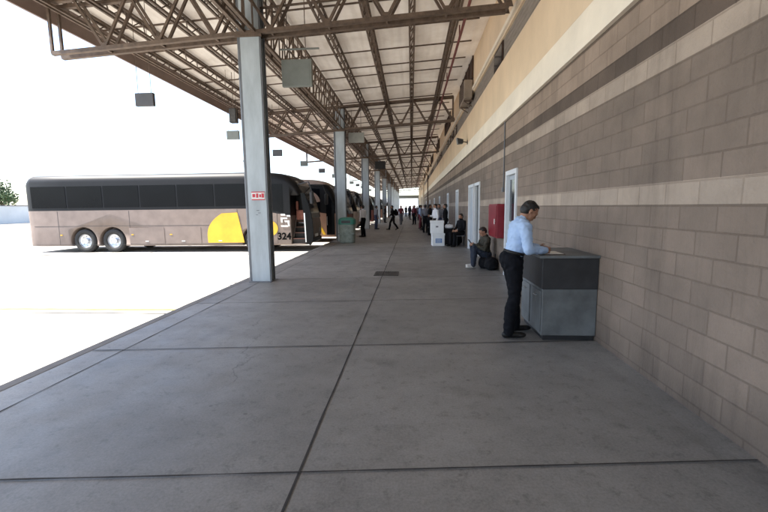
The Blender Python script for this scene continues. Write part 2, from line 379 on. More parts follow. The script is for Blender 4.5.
# drain
t = thing('floor_drain', 'dark square iron drain grate set in the platform floor beside the long joint', 'drain', (-.60, 9.5, 0))
bm = bmesh.new()
for a in ((-.29, .29, -.30, -.26), (-.29, .29, .26, .30), (-.29, -.25, -.26, .26), (.25, .29, -.26, .26)): box(bm, *a, .001, .011)
obj('frame', bm, M['grate'], t)
bm = bmesh.new(); box(bm, -.25, .25, -.26, .26, .0005, .0035)
obj('pit', bm, M['black'], t)
bm = bmesh.new()
for k in range(9):
    x = -.22 + k * .055; box(bm, x - .010, x + .010, -.26, .26, .004, .010)
obj('grille', bm, M['grate'], t)

# ------------------------------------------------------------------ canopy
SL = .058
def zt(x): return 6.20 + SL * (x + 3.3)      # truss top chord centre height
XL, XR = -7.6, 1.9
ROWS = [8.6 + 10.4 * k for k in range(-1, 10)]
canopy = thing('platform_canopy', 'long open steel canopy on brown trusses covering the whole bus platform', 'canopy')
bm = bmesh.new()
poly(bm, [(XL - .2, zt(XL - .2) + .22), (2.157, zt(2.157) + .22), (2.157, zt(2.157) + .245), (XL - .2, zt(XL - .2) + .245)], -11, 107)
obj('roof_deck', bm, M['deck'], canopy)
bm = bmesh.new(); poly(bm, [(XL - .26, zt(XL) - .28), (XL - .21, zt(XL) - .28), (XL - .21, zt(XL) + .30), (XL - .26, zt(XL) + .30)], -11, 107)
obj('fascia', bm, mat('fascia_brown', (.26, .19, .16), .6, 0, .15, 2), canopy)
# truss (box truss: two planes .25 apart)
def truss_bm():
    bm = bmesh.new(); D = 1.03; P = 1.19
    n = 8
    for s in (-.125, .125):
        for dz, ww in ((0, .085), (-D, .085)):
            bar(bm, (XL, s, zt(XL) + dz), (XR, s, zt(XR) + dz), ww, ww * .9)
        x = XR; k = 0
        while x - P / 2 > XL - .01:
            x2 = x - P / 2
            a = (x, s, zt(x) - (D if k % 2 == 0 else 0)); b = (x2, s, zt(x2) - (0 if k % 2 == 0 else D))
            bar(bm, a, b, .05); x = x2; k += 1
        bar(bm, (XR, s, zt(XR)), (XR, s, zt(XR) - D), .05)
        bar(bm, (XL, s, zt(XL)), (XL, s, zt(XL) - D), .05)
        # gusset plates on the lower chord
        x = XR
        while x > XL:
            poly(bm, [(x - .09, zt(x) - D - .03), (x + .09, zt(x) - D - .03), (x + .05, zt(x) - D + .11), (x - .05, zt(x) - D + .11)], s - .022 if s < 0 else s + .018, s - .018 if s < 0 else s + .022); x -= P
    x = XR
    while x > XL:
        bar(bm, (x, -.125, zt(x) - D), (x, .125, zt(x) - D), .04); bar(bm, (x - P / 2, -.125, zt(x)), (x - P / 2, .125, zt(x)), .04); x -= P
    # mid-height tie rod
    bar(bm, (-3.3, 0, zt(-3.3) - .52), (XR, 0, zt(XR) - .52), .035)
    return bm
t0 = obj('truss', truss_bm(), M['truss'], canopy); t0.location.y = ROWS[0]
for y in ROWS[1:]:
    c = t0.copy(); c.location.y = y; C.objects.link(c); c.parent = canopy
# lengthwise open-web joists
def joist_bm(depth, pitch, cw, lw, wid, y0=-10.5, y1=104):
    bm = bmesh.new()
    for s in ((-wid / 2, wid / 2) if wid else (0,)):
        bar(bm, (s, y0, 0), (s, y1, 0), cw); bar(bm, (s, y0, -depth), (s, y1, -depth), cw)
    y = y0; k = 0; i = 0
    while y < y1 - pitch / 2:
        s = (wid / 2 if k % 2 else -wid / 2) if wid else 0
        a, b = (0, -depth) if k % 2 == 0 else (-depth, 0)
        bar(bm, (-s, y, a), (s, y + pitch / 2, b), lw); y += pitch / 2; k += 1
    return bm
j0 = obj('joist', joist_bm(.27, .62, .050, .024, .12), M['truss'], canopy)
JX = [1.15, .03, -1.09, -2.2, -4.4, -5.5, -6.6, -7.5]
for k, x in enumerate(JX):
    c = j0 if k == 0 else j0.copy()
    if k: C.objects.link(c); c.parent = canopy
    c.location = (x, 0, zt(x) + .155)
# deep lengthwise girder on the column line
bm = joist_bm(1.12, .84, .07, .035, .22)
y = -10.5
while y < 104:
    bar(bm, (.11, y, 0), (.11, y, -1.12), .028); y += .42
bar(bm, (-.11, -10.5, -.98), (-.11, 104, -.98), .04); bar(bm, (.30, -10.5, -.85), (.30, 104, -.85), .03)
g = obj('girder', bm, M['truss'], canopy); g.location = (-3.3, 0, zt(-3.3) + .12)
# purlins right under the deck
PUR = (.2, 1.7, 3.2, 4.7, 6.1, 7.0, 8.55)
def purlin_bm():
    bm = bmesh.new(); poly(bm, [(XL - .2, zt(XL - .2) + .186), (1.88, zt(1.88) + .186), (1.88, zt(1.88) + .218), (XL - .2, zt(XL - .2) + .218)], -.018, .018); return bm
p0 = obj('purlin', purlin_bm(), M['truss'], canopy)
py = [y + o for y in [-12.2] + ROWS for o in PUR]
for k, y in enumerate(v for v in py if v < 106.5):
    c = p0 if k == 0 else p0.copy()
    if k: C.objects.link(c); c.parent = canopy
    c.location.y = y
# red fire main running along a joist
bm = bmesh.new(); bar(bm, (1.36, -10, 6.27), (1.36, 103, 6.27), .075, n=10)
y = -8
while y < 102: box(bm, 1.345, 1.375, y - .02, y + .02, 6.30, 6.62); y += 4
tag(obj('fire_pipe', bm, M['truss_red'], smooth=False), 'dark red fire water pipe running along under the canopy roof near the wall', 'pipe')

# ------------------------------------------------------------------ columns
def column(label):
    t = thing('steel_column', label, 'column', group='steel columns carrying the canopy')
    zt_ = 6.10
    bm = bmesh.new(); box(bm, -.20, .20, -.13, -.112, .012, zt_); box(bm, -.20, .20, .112, .13, .012, zt_); box(bm, -.009, .009, -.112, .112, .012, zt_)
    obj('shaft', bm, M['steel'], t, bevel=.003)
    for s in (-1, 1):
        bm = bmesh.new(); xx = sorted((s * .20, s * .232)); box(bm, xx[0], xx[1], -.122, -.09, .012, zt_); box(bm, xx[0], xx[1], .09, .122, .012, zt_)
        obj('side_rail', bm, M['steel_dark'], t)
    bm = bmesh.new(); box(bm, -.245, .245, -.22, .22, 0, .012)
    for i in (-1, 1):
        for j in (-1, 1): bar(bm, (i * .215, j * .09, .01), (i * .215, j * .09, .045), .03, n=6)
    obj('base_plate', bm, M['steel_dark'], t)
    bm = bmesh.new(); box(bm, -.30, .26, -.155, -.133, 5.09, 5.17); box(bm, -.30, .26, .133, .155, 5.09, 5.17)
    obj('bracket', bm, M['truss'], t)
    bm = bmesh.new(); bar(bm, (-.275, .0, .02), (-.275, .0, 6.2), .075, n=12)
    for z in (.9, 2.6, 4.3): box(bm, -.32, -.20, -.015, .015, z, z + .04)
    obj('downpipe', bm, M['steel_dark'], t)
    return t
ords = ['second', 'third', 'fourth', 'fifth', 'sixth', 'seventh', 'eighth', 'ninth', 'farthest']
c1 = column('nearest grey steel column with a red and white sticker at head height')
cols = []
for k, y in enumerate(ROWS):
    if k == 1: c = c1
    else:
        c = copy_tree(c1)
        if k == 0: c['label'] = 'grey steel column beside the camera, outside the left edge of the view'
        elif k == 2: c['label'] = 'second grey steel column, the teal topped bin at its foot'
        else: c['label'] = '%s grey steel column down the platform, counted from the camera' % ords[k - 2]
    c.location = (-3.3, y, 0)
bm = bmesh.new(); box(bm, -.12, .17, -.142, -.134, 1.78, 1.96)
st = obj('sticker', bm, M['white'], c1)
bm = bmesh.new()
for x0, x1, z0, z1 in ((-.12, .17, 1.94, 1.96), (-.12, .17, 1.78, 1.80), (-.10, -.04, 1.84, 1.91), (-.02, .03, 1.83, 1.92), (.05, .09, 1.84, 1.90), (.10, .155, 1.83, 1.92)):
    box(bm, x0, x1, -.1445, -.1425, z0, z1)
obj('print', bm, M['stickerred'], st)
bm = bmesh.new()
for x0, x1, z0, z1 in ((-.03, .03, 1.55, 1.565), (0, .06, 1.50, 1.512), (-.05, .0, 1.46, 1.47)):
    box(bm, x0, x1, -.1335, -.1315, z0, z1)
obj('scuff_mark', bm, M['steel_dark'], c1)

# ------------------------------------------------------------------ hanging signs
def hang_sign(label, x, y, z0, z1, w, m, top):
    t = thing('hanging_sign', label, 'sign', (x, y, z0), group='square signs hanging inside the canopy')
    bm = bmesh.new(); box(bm, -w / 2, w / 2, -.05, .05, 0, z1 - z0); obj('panel', bm, m, t, bevel=.012)
    bm = bmesh.new(); box(bm, -w / 2 + .05, w / 2 - .05, -.056, -.052, .05, z1 - z0 - .05); obj('face', bm, m, t)
    for s in (-1, 1):
        bm = bmesh.new(); bar(bm, (s * w * .3, 0, z1 - z0), (s * w * .3, 0, top - z0), .018, n=6); obj('hanger', bm, M['truss'], t)
    bm = bmesh.new(); bar(bm, (-w * .55, 0, z1 - z0 + .22), (w * .75, 0, z1 - z0 + .22), .03); obj('crossbar', bm, M['signgrey'], t)
hang_sign('nearest grey square panel hanging from the canopy beside the first column', -2.46, 8.95, 4.22, 4.78, .66, M['signgrey'], 6.2)
hang_sign('pale grey square panel hanging from the canopy beside the second column', -2.62, 19.6, 4.68, 5.15, .75, mat('pale_sign', (.40, .41, .38), .7), 6.2)
hang_sign('dark square panel hanging from the canopy beside the third column', -2.25, 29.6, 4.35, 4.9, .75, M['black'], 6.2)
for k in range(12):
    y = 8.8 + 4.4 * k
    t = thing('bay_sign', ('small dark bay sign hanging outside the canopy side, left of the nearest column' if k < 2 else 'small dark bay sign hanging over the buses, number %s along the row' % ['', '', 'one', 'two', 'three', 'four', 'five', 'six', 'seven', 'eight', 'nine', 'ten'][k]), 'sign', (-5.85, y, 3.87), group='small bay signs hanging over the bus bays')
    bm = bmesh.new(); box(bm, -.21, .21, -.04, .04, 0, .28); obj('panel', bm, M['signgrey'] if k % 2 else mat('sign_dark', (.08, .08, .085), .6), t, bevel=.01)
    for s in (-.15, .15):
        bm = bmesh.new(); bar(bm, (s, 0, .28), (s, 0, 2.2), .012, n=6); obj('hanger', bm, M['truss'], t)
    if k == 0: t['label'] = 'small dark bay sign nearest the camera at the canopy side'
    if k == 1: t['label'] = 'small dark bay sign with a tall loudspeaker above it, left of the nearest column'
t = thing('loudspeaker', 'tall dark loudspeaker hanging above a small bay sign left of the nearest column', 'loudspeaker', (-5.85, 13.32, 4.42))
bm = bmesh.new(); box(bm, -.12, .12, -.1, .1, 0, .46); obj('cabinet', bm, M['black'], t, bevel=.02)
bm = bmesh.new(); box(bm, -.10, .10, -.106, -.102, .03, .43); obj('grille', bm, M['grate'], t)
bm = bmesh.new(); bar(bm, (0, 0, .46), (0, 0, 1.6), .02, n=6); obj('bracket', bm, M['truss'], t)

# ------------------------------------------------------------------ station building
b_ = thing('station_building', 'long station building with banded block base and cream stucco upper wall', 'building')
DOORS = [(8.9, .95), (13.38, .98), (14.72, 1.25), (19.2, 1.0), (24.0, 1.0), (31, 1.2), (38, 1.2), (47, 1.4), (58, 1.4), (70, 1.4)]   # centre y, width
DZ = 2.36
bm = bmesh.new(); y = -12
for c, wd in DOORS:
    box(bm, WX, WX + .3, y, c - wd / 2, 0, DZ); y = c + wd / 2
box(bm, WX, WX + .3, y, 106, 0, DZ); box(bm, WX, WX + .3, -12, 106, DZ, 3.52)
obj('block_wall', bm, M['block'], b_)
bm = bmesh.new(); box(bm, WX + .3, WX + 9, -12, 106, 0, 8.3); obj('core', bm, M['cream'], b_)
# sloping band, ground bounce painted into its paler colour, then stucco band
bm = bmesh.new(); poly(bm, [(WX - .055, 3.515), (WX + .298, 3.515), (WX + .298, 3.98), (WX - .020, 3.98)], -12, 106); obj('bounce_tone_band', bm, M['cream_brightened'], b_)
bm = bmesh.new(); box(bm, WX - .020, WX + .298, -12, 106, 3.982, 4.96); obj('stucco_band', bm, M['cream'], b_)
# recessed strip with louvres and openings
bm = bmesh.new(); box(bm, WX + .05, WX + .298, -12, 106, 4.962, 5.52)
for k in range(5): box(bm, WX + .044, WX + .049, -12, 106, 5.0 + k * .105, 5.05 + k * .105)
obj('louvre_strip', bm, M['ledge'], b_)
for c in [3.4, 6.9, 10.7, 20.5, 22.0, 23.5, 25.0, 30, 31.5, 33, 34.5, 41, 43, 45, 52, 54, 56]:
    bm = bmesh.new(); box(bm, WX + .015, WX + .034, c - .5, c + .5, 4.98, 5.50)
    f = obj('vent_opening', bm, M['brownwin'], b_)
    bm = bmesh.new(); box(bm, WX + .006, WX + .014, c - .43, c + .43, 5.03, 5.45); obj('pane', bm, M['glass'], f)
bm = bmesh.new(); box(bm, WX - .0, WX + .298, -12, 106, 5.522, 8.3)
obj('upper_wall', bm, M['cream'], b_)
bm = bmesh.new(); box(bm, WX - .06, WX - .002, -12, 106, 5.56, 5.66); obj('cornice', bm, M['cream_brightened'], b_)
for c, wd in ((-1, 3.4), (5, 2.6), (16.4, 3.5), (24.5, 3.5), (33, 3.5), (42, 3.5), (52, 3.5), (64, 3.5), (78, 3.5)):
    bm = bmesh.new()
    for a in ((c - wd / 2, c + wd / 2, 6.0, 6.06), (c - wd / 2, c + wd / 2, 7.34, 7.4), (c - wd / 2, c - wd / 2 + .06, 6.06, 7.34), (c + wd / 2 - .06, c + wd / 2, 6.06, 7.34), (c - .03, c + .03, 6.06, 7.34), (c - wd / 4 - .03, c - wd / 4 + .03, 6.06, 7.34), (c + wd / 4 - .03, c + wd / 4 + .03, 6.06, 7.34)):
        box(bm, WX - .055, WX - .003, *a)
    f = obj('window', bm, M['brownwin'], b_)
    bm = bmesh.new(); box(bm, WX - .03, WX - .004, c - wd / 2 + .06, c + wd / 2 - .06, 6.06, 7.34); obj('pane', bm, M['brownwin'], f)
# doors
for i, (c, wd) in enumerate(DOORS):
    bm = bmesh.new(); a, e = c - wd / 2, c + wd / 2
    for bx in ((a, a + .10, 0, DZ - .1), (e - .10, e, 0, DZ - .1), (a, e, DZ - .1, DZ)): box(bm, WX - .035, WX + .14, *bx)
    f = obj('door', bm, M['doorframe'], b_, bevel=.004)
    bm = bmesh.new(); box(bm, WX + .04, WX + .08, a + .102, e - .102, .01, DZ - .102)
    obj('leaf', bm, M['glass'] if i == 1 else M['doorleaf'], f)
    bm = bmesh.new(); box(bm, WX + .030, WX + .038, a + .2, e - .2, 1.25, DZ - .2); obj('pane', bm, M['glass'] if i in (0, 1) else M['doorleaf'], f)
    bm = bmesh.new(); bar(bm, (WX + .01, a + .16, .98), (WX + .01, a + .16, 1.12), .022, n=8); bar(bm, (WX + .04, a + .16, 1.05), (WX + .01, a + .16, 1.05), .02, n=8); obj('handle', bm, M['chrome'], f)
# pilasters far down
for c in (66, 84, 99):
    bm = bmesh.new(); box(bm, WX - .35, WX - .057, c, c + .8, 0, 6.2); obj('pilaster', bm, M['cream_brightened'], b_)
bm = bmesh.new(); box(bm, WX - .16, WX - .058, 51, 51.5, 0, 5.5); obj('pilaster', bm, M['brownwin'], b_)
# conduit on the wall
bm = bmesh.new(); bar(bm, (WX - .018, 9.62, 2.0), (WX - .018, 9.62, 3.5), .026, n=8); bar(bm, (WX - .018, -6, 2.50), (WX - .018, -5.9, 2.5), .026, n=8)
box(bm, WX - .05, WX - .001, 9.57, 9.67, 1.92, 2.02)
obj('conduit', bm, M['steel_dark'], b_)
# aircon box
t = thing('air_conditioner', 'weathered air conditioner box fixed under the brown upper windows of the wall', 'air conditioner', (WX - .03, 15.3, 5.30))
bm = bmesh.new(); box(bm, -.30, -.02, -.75, .75, 0, .62); obj('casing', bm, M['hvac'], t, bevel=.02)
bm = bmesh.new()
for k in range(9): box(bm, -.312, -.302, -.65, .65, .05 + k * .06, .07 + k * .06)
obj('grille', bm, M['brownwin'], t)
bm = bmesh.new()
for s in (-.5, .5): bar(bm, (-.28, s, -.03), (.02, s, -.03), .05); bar(bm, (-.26, s, -.04), (.01, s, -.22), .03)
obj('bracket', bm, M['truss'], t)
# security camera / flood lamp
t = thing('wall_lamp', 'small dark flood lamp on an arm fixed to the cream wall band', 'lamp', (WX - .02, 15.8, 4.0))
bm = bmesh.new(); bar(bm, (0, 0, 0), (-.20, -.02, .04), .035, n=8); box(bm, -.02, -.001, -.06, .06, -.07, .07); obj('arm', bm, M['black'], t)
bm = bmesh.new(); poly(bm, [(-.42, .16), (-.18, .10), (-.18, -.04), (-.38, -.06)], -.17, .13); obj('housing', bm, M['black'], t, bevel=.01)
bm = bmesh.new(); poly(bm, [(-.428, .15), (-.42, .16), (-.38, -.06), (-.388, -.06)], -.14, .10); obj('lens', bm, M['lens'], t)
# red hose cabinet
t = thing('fire_hose_cabinet', 'red metal fire hose cabinet on the block wall beside a white framed door', 'cabinet', (WX - .001, 10.02, .84))
bm = bmesh.new(); box(bm, -.17, 0, -.50, .50, 0, .80); obj('casing', bm, M['redcab'], t, bevel=.01)
bm = bmesh.new(); box(bm, -.186, -.172, -.46, .46, .04, .76); d = obj('door', bm, M['redcab'], t, bevel=.004)
bm = bmesh.new(); bar(bm, (-.21, -.40, .33), (-.21, -.40, .45), .02, n=8); bar(bm, (-.187, -.40, .39), (-.21, -.40, .39), .018, n=8); obj('handle', bm, M['chrome'], d)
# notices on the near wall and far end
# end of platform gantry
t = thing('end_gantry', 'dark header beam on posts closing the far end of the platform', 'gantry', (0, 105.5, 0))
bm = bmesh.new(); box(bm, -4.6, WX - .1, -.15, .15, 3.75, 4.55); obj('header', bm, M['signgrey'], t)
for x in (-4.5, WX - .3):
    bm = bmesh.new(); box(bm, x - .12, x + .12, -.12, .12, 0, 3.748); obj('post', bm, M['steel'], t)
t = thing('pale_building', 'pale plain building standing beyond the far end of the platform', 'building', (0, 165, -.2))
bm = bmesh.new(); box(bm, -30, 25, 0, 20, 0, 5.0); obj('wall', bm, M['pale'], t)
bm = bmesh.new(); box(bm, -30.3, 25.3, -.3, 20.3, 5.001, 5.3); obj('roof', bm, M['pale'], t)
t = thing('perimeter_wall', 'long low pale wall on the far side of the bus yard', 'wall', (-60, 0, -.2))
bm = bmesh.new(); box(bm, -.1, .1, -60, 220, 0, 2.6); obj('panel', bm, M['pale'], t)
bm = bmesh.new(); box(bm, -.16, .16, -60, 220, 2.6, 2.72); obj('coping', bm, kerb_m, t)
def tree(x, y, h, label, seed):
    rnd = random.Random(seed); t = thing('shade_tree', label, 'tree', (x, y, -.2), group='shade trees beyond the yard wall')
    bm = bmesh.new(); bar(bm, (0, 0, 0), (.1, 0, h * .5), .32, n=8)
    for k in range(6):
        a = k * 1.05 + rnd.random(); bar(bm, (.05, 0, h * (.3 + .03 * k)), (math.cos(a) * h * .25, math.sin(a) * h * .25, h * .68), .12, n=6)
    obj('trunk', bm, M['bark'], t)
    bm = bmesh.new(); cl = [(rnd.gauss(0, h * .17), rnd.gauss(0, h * .17), h * (.68 + rnd.gauss(0, .12)), h * rnd.uniform(.09, .17)) for _ in range(20)]
    for _ in range(1500):
        cx, cy, cz, r = rnd.choice(cl); v = Vector((rnd.gauss(0, 1), rnd.gauss(0, 1), rnd.gauss(0, 1))).normalized() * r * rnd.uniform(.6, 1.1)
        p = Vector((cx, cy, cz)) + v; q = Vector((rnd.gauss(0, 1), rnd.gauss(0, 1), rnd.gauss(0, 1))).normalized(); s = q.orthogonal().normalized() * .22; u = q.cross(s)
        bm.faces.new([bm.verts.new(p + s), bm.verts.new(p + u * .6), bm.verts.new(p - s), bm.verts.new(p - u * .6)])
    obj('crown', bm, M['leaf'], t)
for k, (x, y, h, lb) in enumerate([(-66, 15, 7, 'round shade tree beyond the yard wall, nearest of the three'), (-68, 34, 8.5, 'taller shade tree beyond the yard wall, middle of the three'), (-65, 60, 6.5, 'small shade tree beyond the yard wall, farthest of the three')]): tree(x, y, h, lb, k)

# ------------------------------------------------------------------ buses
PROF = [(.28, -.14), (.45, -.03), (.70, 0), (1.2, -.02), (1.6, -.08), (2.0, -.18), (2.4, -.32), (2.75, -.48), (3.0, -.68), (3.15, -.95), (3.25, -1.4), (3.30, -2.2)]
def topz(x):
    if x <= -2.2: return 3.30
    for (z0, x0), (z1, x1) in zip(PROF[2:], PROF[3:]):
        if x1 <= x <= x0: return z0 + (z1 - z0) * (x0 - x) / max(1e-6, x0 - x1)
    return .7
def hw(x):
    if x > -.45: return 1.27 - .26 * ((x + .45) / .45) ** 2.2
    if x < -12.0: return 1.27 - .10 * ((-12.0 - x) / .3)
    return 1.27
def bus_body():
    bm = bmesh.new(); xs = [0, -.02, -.05, -.09, -.14, -.2, -.28, -.36, -.46, -.6, -.78, -.95, -1.15, -1.35, -1.6, -1.8, -2.2, -2.6, -4.5, -6.5, -8.5, -10.5, -12.0, -12.2, -12.3]
    rings = []
    for x in xs:
        h = topz(x); w_ = hw(x); z0 = .28 + (max(0, (x + .14)) / .14 * .42 if x > -.14 else 0)
        if x <= -12.2: h -= .06 * (1 + (x < -12.25) * 1.5)
        r = min(.30, (h - z0) * .35); rb = min(.07, (h - z0) * .2); pts = []
        for k in range(4): a = PI / 2 * k / 3; pts.append((-(w_ - rb + rb * math.sin(a + 0)) if False else -(w_ - rb) - rb * math.sin(a), z0 + rb - rb * math.cos(a)))
        for zf in (.25, .5, .75): pts.append((-w_, z0 + rb + (h - r - z0 - rb) * zf))
        for k in range(7): a = PI / 2 * k / 6; pts.append((-(w_ - r) - r * math.cos(a), h - r + r * math.sin(a)))
        pts.append((-w_ * .33, h + .03)); 
        full = pts + [(-y, z) for y, z in reversed(pts)]
        rings.append([bm.verts.new((x, y, z)) for y, z in full])
    n = len(rings[0])
    for A, B in zip(rings, rings[1:]):
        for k in range(n): bm.faces.new((A[k], A[(k + 1) % n], B[(k + 1) % n], B[k]))
    bm.faces.new(rings[0]); bm.faces.new(rings[-1][::-1])
    return bm
WHEELS = [(-2.25), (-8.5), (-9.8)]
def make_bus_meshes(door):
    bm = bus_body(); bmesh.ops.recalc_face_normals(bm, faces=bm.faces)
    me = bpy.data.meshes.new('bus_src'); bm.to_mesh(me); bm.free(); src = bpy.data.objects.new('bus_src', me)
    cb = bmesh.new()
    for x in WHEELS:
        for s in (-1, 1):
            n = 28; A = []; B = []
            for k in range(n):
                a = 2 * PI * k / n; A.append(cb.verts.new((x + .60 * math.cos(a), s * .85, .50 + .60 * math.sin(a)))); B.append(cb.verts.new((x + .60 * math.cos(a), s * 1.6, .50 + .60 * math.sin(a))))
            cb.faces.new(A); cb.faces.new(B)
            for k in range(n): cb.faces.new((A[k], A[(k + 1) % n], B[(k + 1) % n], B[k]))
    if door: box(cb, -.74, -.13, -1.7, -.35, .34, 2.32)
    bmesh.ops.recalc_face_normals(cb, faces=cb.faces)
    cm = bpy.data.meshes.new('cut'); cb.to_mesh(cm); cb.free(); cut = bpy.data.objects.new('cut', cm); TMP.collection.objects.link(cut)
    md = src.modifiers.new('b', 'BOOLEAN'); md.object = cut; md.operation = 'DIFFERENCE'; md.solver = 'EXACT'
    out = baked(src); bpy.data.objects.remove(cut)
    for p in out.polygons:
        c = p.center
        inside = abs(c.y) < hw(c.x) - .03 and .30 < c.z < 2.33 and (any((c.x - x) ** 2 + (c.z - .5) ** 2 < .63 ** 2 for x in WHEELS) or (door and -.76 < c.x < -.11 and c.y < -.3))
        p.material_index = 1 if inside else 0
        p.use_smooth = not inside and abs(p.normal.x) < .999
    out.materials.clear()
    return out
bus_mesh = make_bus_meshes(True); bus_mesh_closed = make_bus_meshes(False)
bus_glass_src = bus_body(); bmesh.ops.recalc_face_normals(bus_glass_src, faces=bus_glass_src.faces)
def nose_x(y, z):
    """x of the nose surface at height z and lateral y"""
    w_ = 1.22; d = max(0, abs(y) - (w_ - .30)); z2 = z + .30 - math.sqrt(max(0, .09 - d * d))
    x = -2.2
    for (z0, x0), (z1, x1) in zip(PROF, PROF[1:]):
        if z0 <= z2 <= z1: x = x0 + (x1 - x0) * (z2 - z0) / (z1 - z0)
    if abs(y) > 1.01: x = min(x, -.45 + .45 * ((1.27 - abs(y)) / .26) ** (1 / 2.2))
    return x
def windscreen_bm():
    bm = bmesh.new(); G = []; NZ, NY = 18, 22
    for a in range(NZ + 1):
        z = 1.38 + 1.55 * a / NZ; row = []
        for b in range(NY + 1):
            y = -1.04 + 2.08 * b / NY; row.append(bm.verts.new((nose_x(y, z) + .014, y, z + .006)))
        G.append(row)
    for A, B in zip(G, G[1:]):
        for k in range(NY): bm.faces.new((A[k], A[k + 1], B[k + 1], B[k]))
    return bm
for i, v in enumerate(bus_glass_src.verts): v.index = i
def make_bus(label, y, paint, swoosh, number=False, door=True, roofarch=None):
    t = thing('coach', label, 'bus', (-4.2 if number else (-3.66 if roofarch and y < 23 else -3.95), y, -.2), group='coaches parked nose in along the platform')
    me = (bus_mesh if number else bus_mesh_closed).copy(); me.materials.append(paint); me.materials.append(M['stepdark'])
    body = bpy.data.objects.new('body', me); link(body, t)
    obj('windscreen', windscreen_bm(), M['windscreen'], t, smooth=True)
    for s in (-1, 1):
        for k in range(6):
            x1 = -2.35 - k * 1.62; bm = bmesh.new()
            poly(bm, [(x1, 1.92), (x1, 2.82), (x1 - 1.55, 2.82), (x1 - 1.55, 1.92)], s * 1.268, s * 1.281)
            obj('side_window', bm, M['busglass'], t)
        bm = bmesh.new(); poly(bm, [(-1.05, 1.62), (-1.05, 2.78), (-2.25, 2.82), (-2.25, 1.86)], s * 1.268, s * 1.28); obj('side_window', bm, M['busglass'], t)
        # luggage doors
        if s == -1:
            for k in range(3):
                bm = bmesh.new(); x1 = -3.0 - k * 1.6
                box(bm, x1 - 1.54, x1, -1.282, -1.268, .38, 1.05); d = obj('luggage_door', bm, paint, t)
                bm = bmesh.new(); box(bm, x1 - .85, x1 - .70, -1.292, -1.284, .46, .50); obj('handle', bm, M['chrome'], d)
    if swoosh:
        for s in (-1, 1):
            bm = bmesh.new(); ya, yb = sorted((s * 1.283, s * 1.2885))
            big = [(-2.72 + .0, .42)] if False else []
            # tall leaf shape behind the front wheel
            pts = []
            for k in range(13):
                a = k / 12; pts.append((-2.80 - .06 * math.sin(a * PI) - .25 * a ** 2 + .06, .40 + 1.25 * a))
            for k in range(13):
                a = 1 - k / 12; pts.append((-4.3 + .75 * a ** 3 - .10 * a, .40 + 1.22 * a))
            poly(bm, pts, ya, yb)
            obj('yellow_swoosh', bm, M['yellow'], t)
            bm = bmesh.new(); pts = []
            cx, cz, r = -1.62, .98, .31
            for k in range(24):
                a = 2 * PI * k / 24; pts.append((cx + r * 1.05 * math.cos(a), cz + r * math.sin(a)))
            poly(bm, pts, ya, yb); obj('yellow_disc', bm, M['yellow'], t)
    else:
        for s in (-1, 1):
            bm = bmesh.new(); ya, yb = sorted((s * 1.276, s * 1.283)); pts = []
            for k in range(15): a = k / 14; pts.append((-.79 - 2.3 * a, .40 + 1.15 * math.sin(min(1, a * 2.6) * PI / 2)))
            for k in range(15): a = 1 - k / 14; pts.append((-.93 - 2.2 * a, .40 + 1.02 * math.sin(min(1, a * 2.6) * PI / 2)))
            poly(bm, pts, ya, yb); obj('yellow_stripe', bm, M['yellow'], t)
    for s in (-1, 1):
        ya, yb = sorted((s * 1.2705, s * 1.2745)); bm = bmesh.new()
        for x in (-1.32, -3.0, -7.7, -10.9): box(bm, x - .006, x + .006, ya, yb, .34, 1.78)
        box(bm, -12.0, -3.0, ya, yb, 1.13, 1.142); box(bm, -12.0, -1.35, ya, yb, .335, .345)
        obj('panel_seam', bm, M['black'], t)
        bm = bmesh.new()
        for x in (-3.6, -5.9, -7.6, -10.8): box(bm, x - .05, x + .05, *sorted((s * 1.283, s * 1.292)), .74, .78)
        obj('marker_light', bm, M['stickerred'] if False else M['yellow'], t)
    # roof fairing arch
    bm = bmesh.new(); pts = []
    if roofarch:
        for k in range(15): a = k / 14; pts.append((-3.4 + 2.35 * math.sin(a * PI / 2), 3.07 - .95 * (1 - math.cos(a * PI / 2))))
        for k in range(15): a = 1 - k / 14; pts.append((-3.4 + 2.12 * math.sin(a * PI / 2), 2.93 - .85 * (1 - math.cos(a * PI / 2))))
        poly(bm, pts, -1.291, -1.2835); obj('side_arch', bm, paint_tan, t)
    else: bm.free()
    # wheels
    for x in WHEELS:
        for s in (-1, 1):
            bm = bmesh.new(); n = 28
            rs = [(.30, 1.0), (.47, .98), (.50, 1.01), (.50, 1.20), (.47, 1.235), (.31, 1.235), (.29, 1.19)]
            rr = []
            for r, yy in rs: rr.append([bm.verts.new((r * math.cos(2 * PI * k / n), s * yy, r * math.sin(2 * PI * k / n))) for k in range(n)])
            for A, B in zip(rr, rr[1:]):
                for k in range(n): bm.faces.new((A[k], A[(k + 1) % n], B[(k + 1) % n], B[k]))
            wh = obj('wheel', bm, M['rubber'], t, smooth=True, loc=(x, 0, .50))
            bm = bmesh.new(); rr = []
            for r, yy in [(.292, 1.22), (.27, 1.16), (.12, 1.12), (.10, 1.19), (.0001, 1.19)]: rr.append([bm.verts.new((r * math.cos(2 * PI * k / n), s * yy, r * math.sin(2 * PI * k / n))) for k in range(n)])
            for A, B in zip(rr, rr[1:]):
                for k in range(n): bm.faces.new((A[k], A[(k + 1) % n], B[(k + 1) % n], B[k]))
            for k in range(8):
                a = 2 * PI * k / 8; bar(bm, (.19 * math.cos(a), s * 1.13, .19 * math.sin(a)), (.19 * math.cos(a), s * 1.17, .19 * math.sin(a)), .035, n=6)
            obj('rim', bm, M['chrome'], wh)
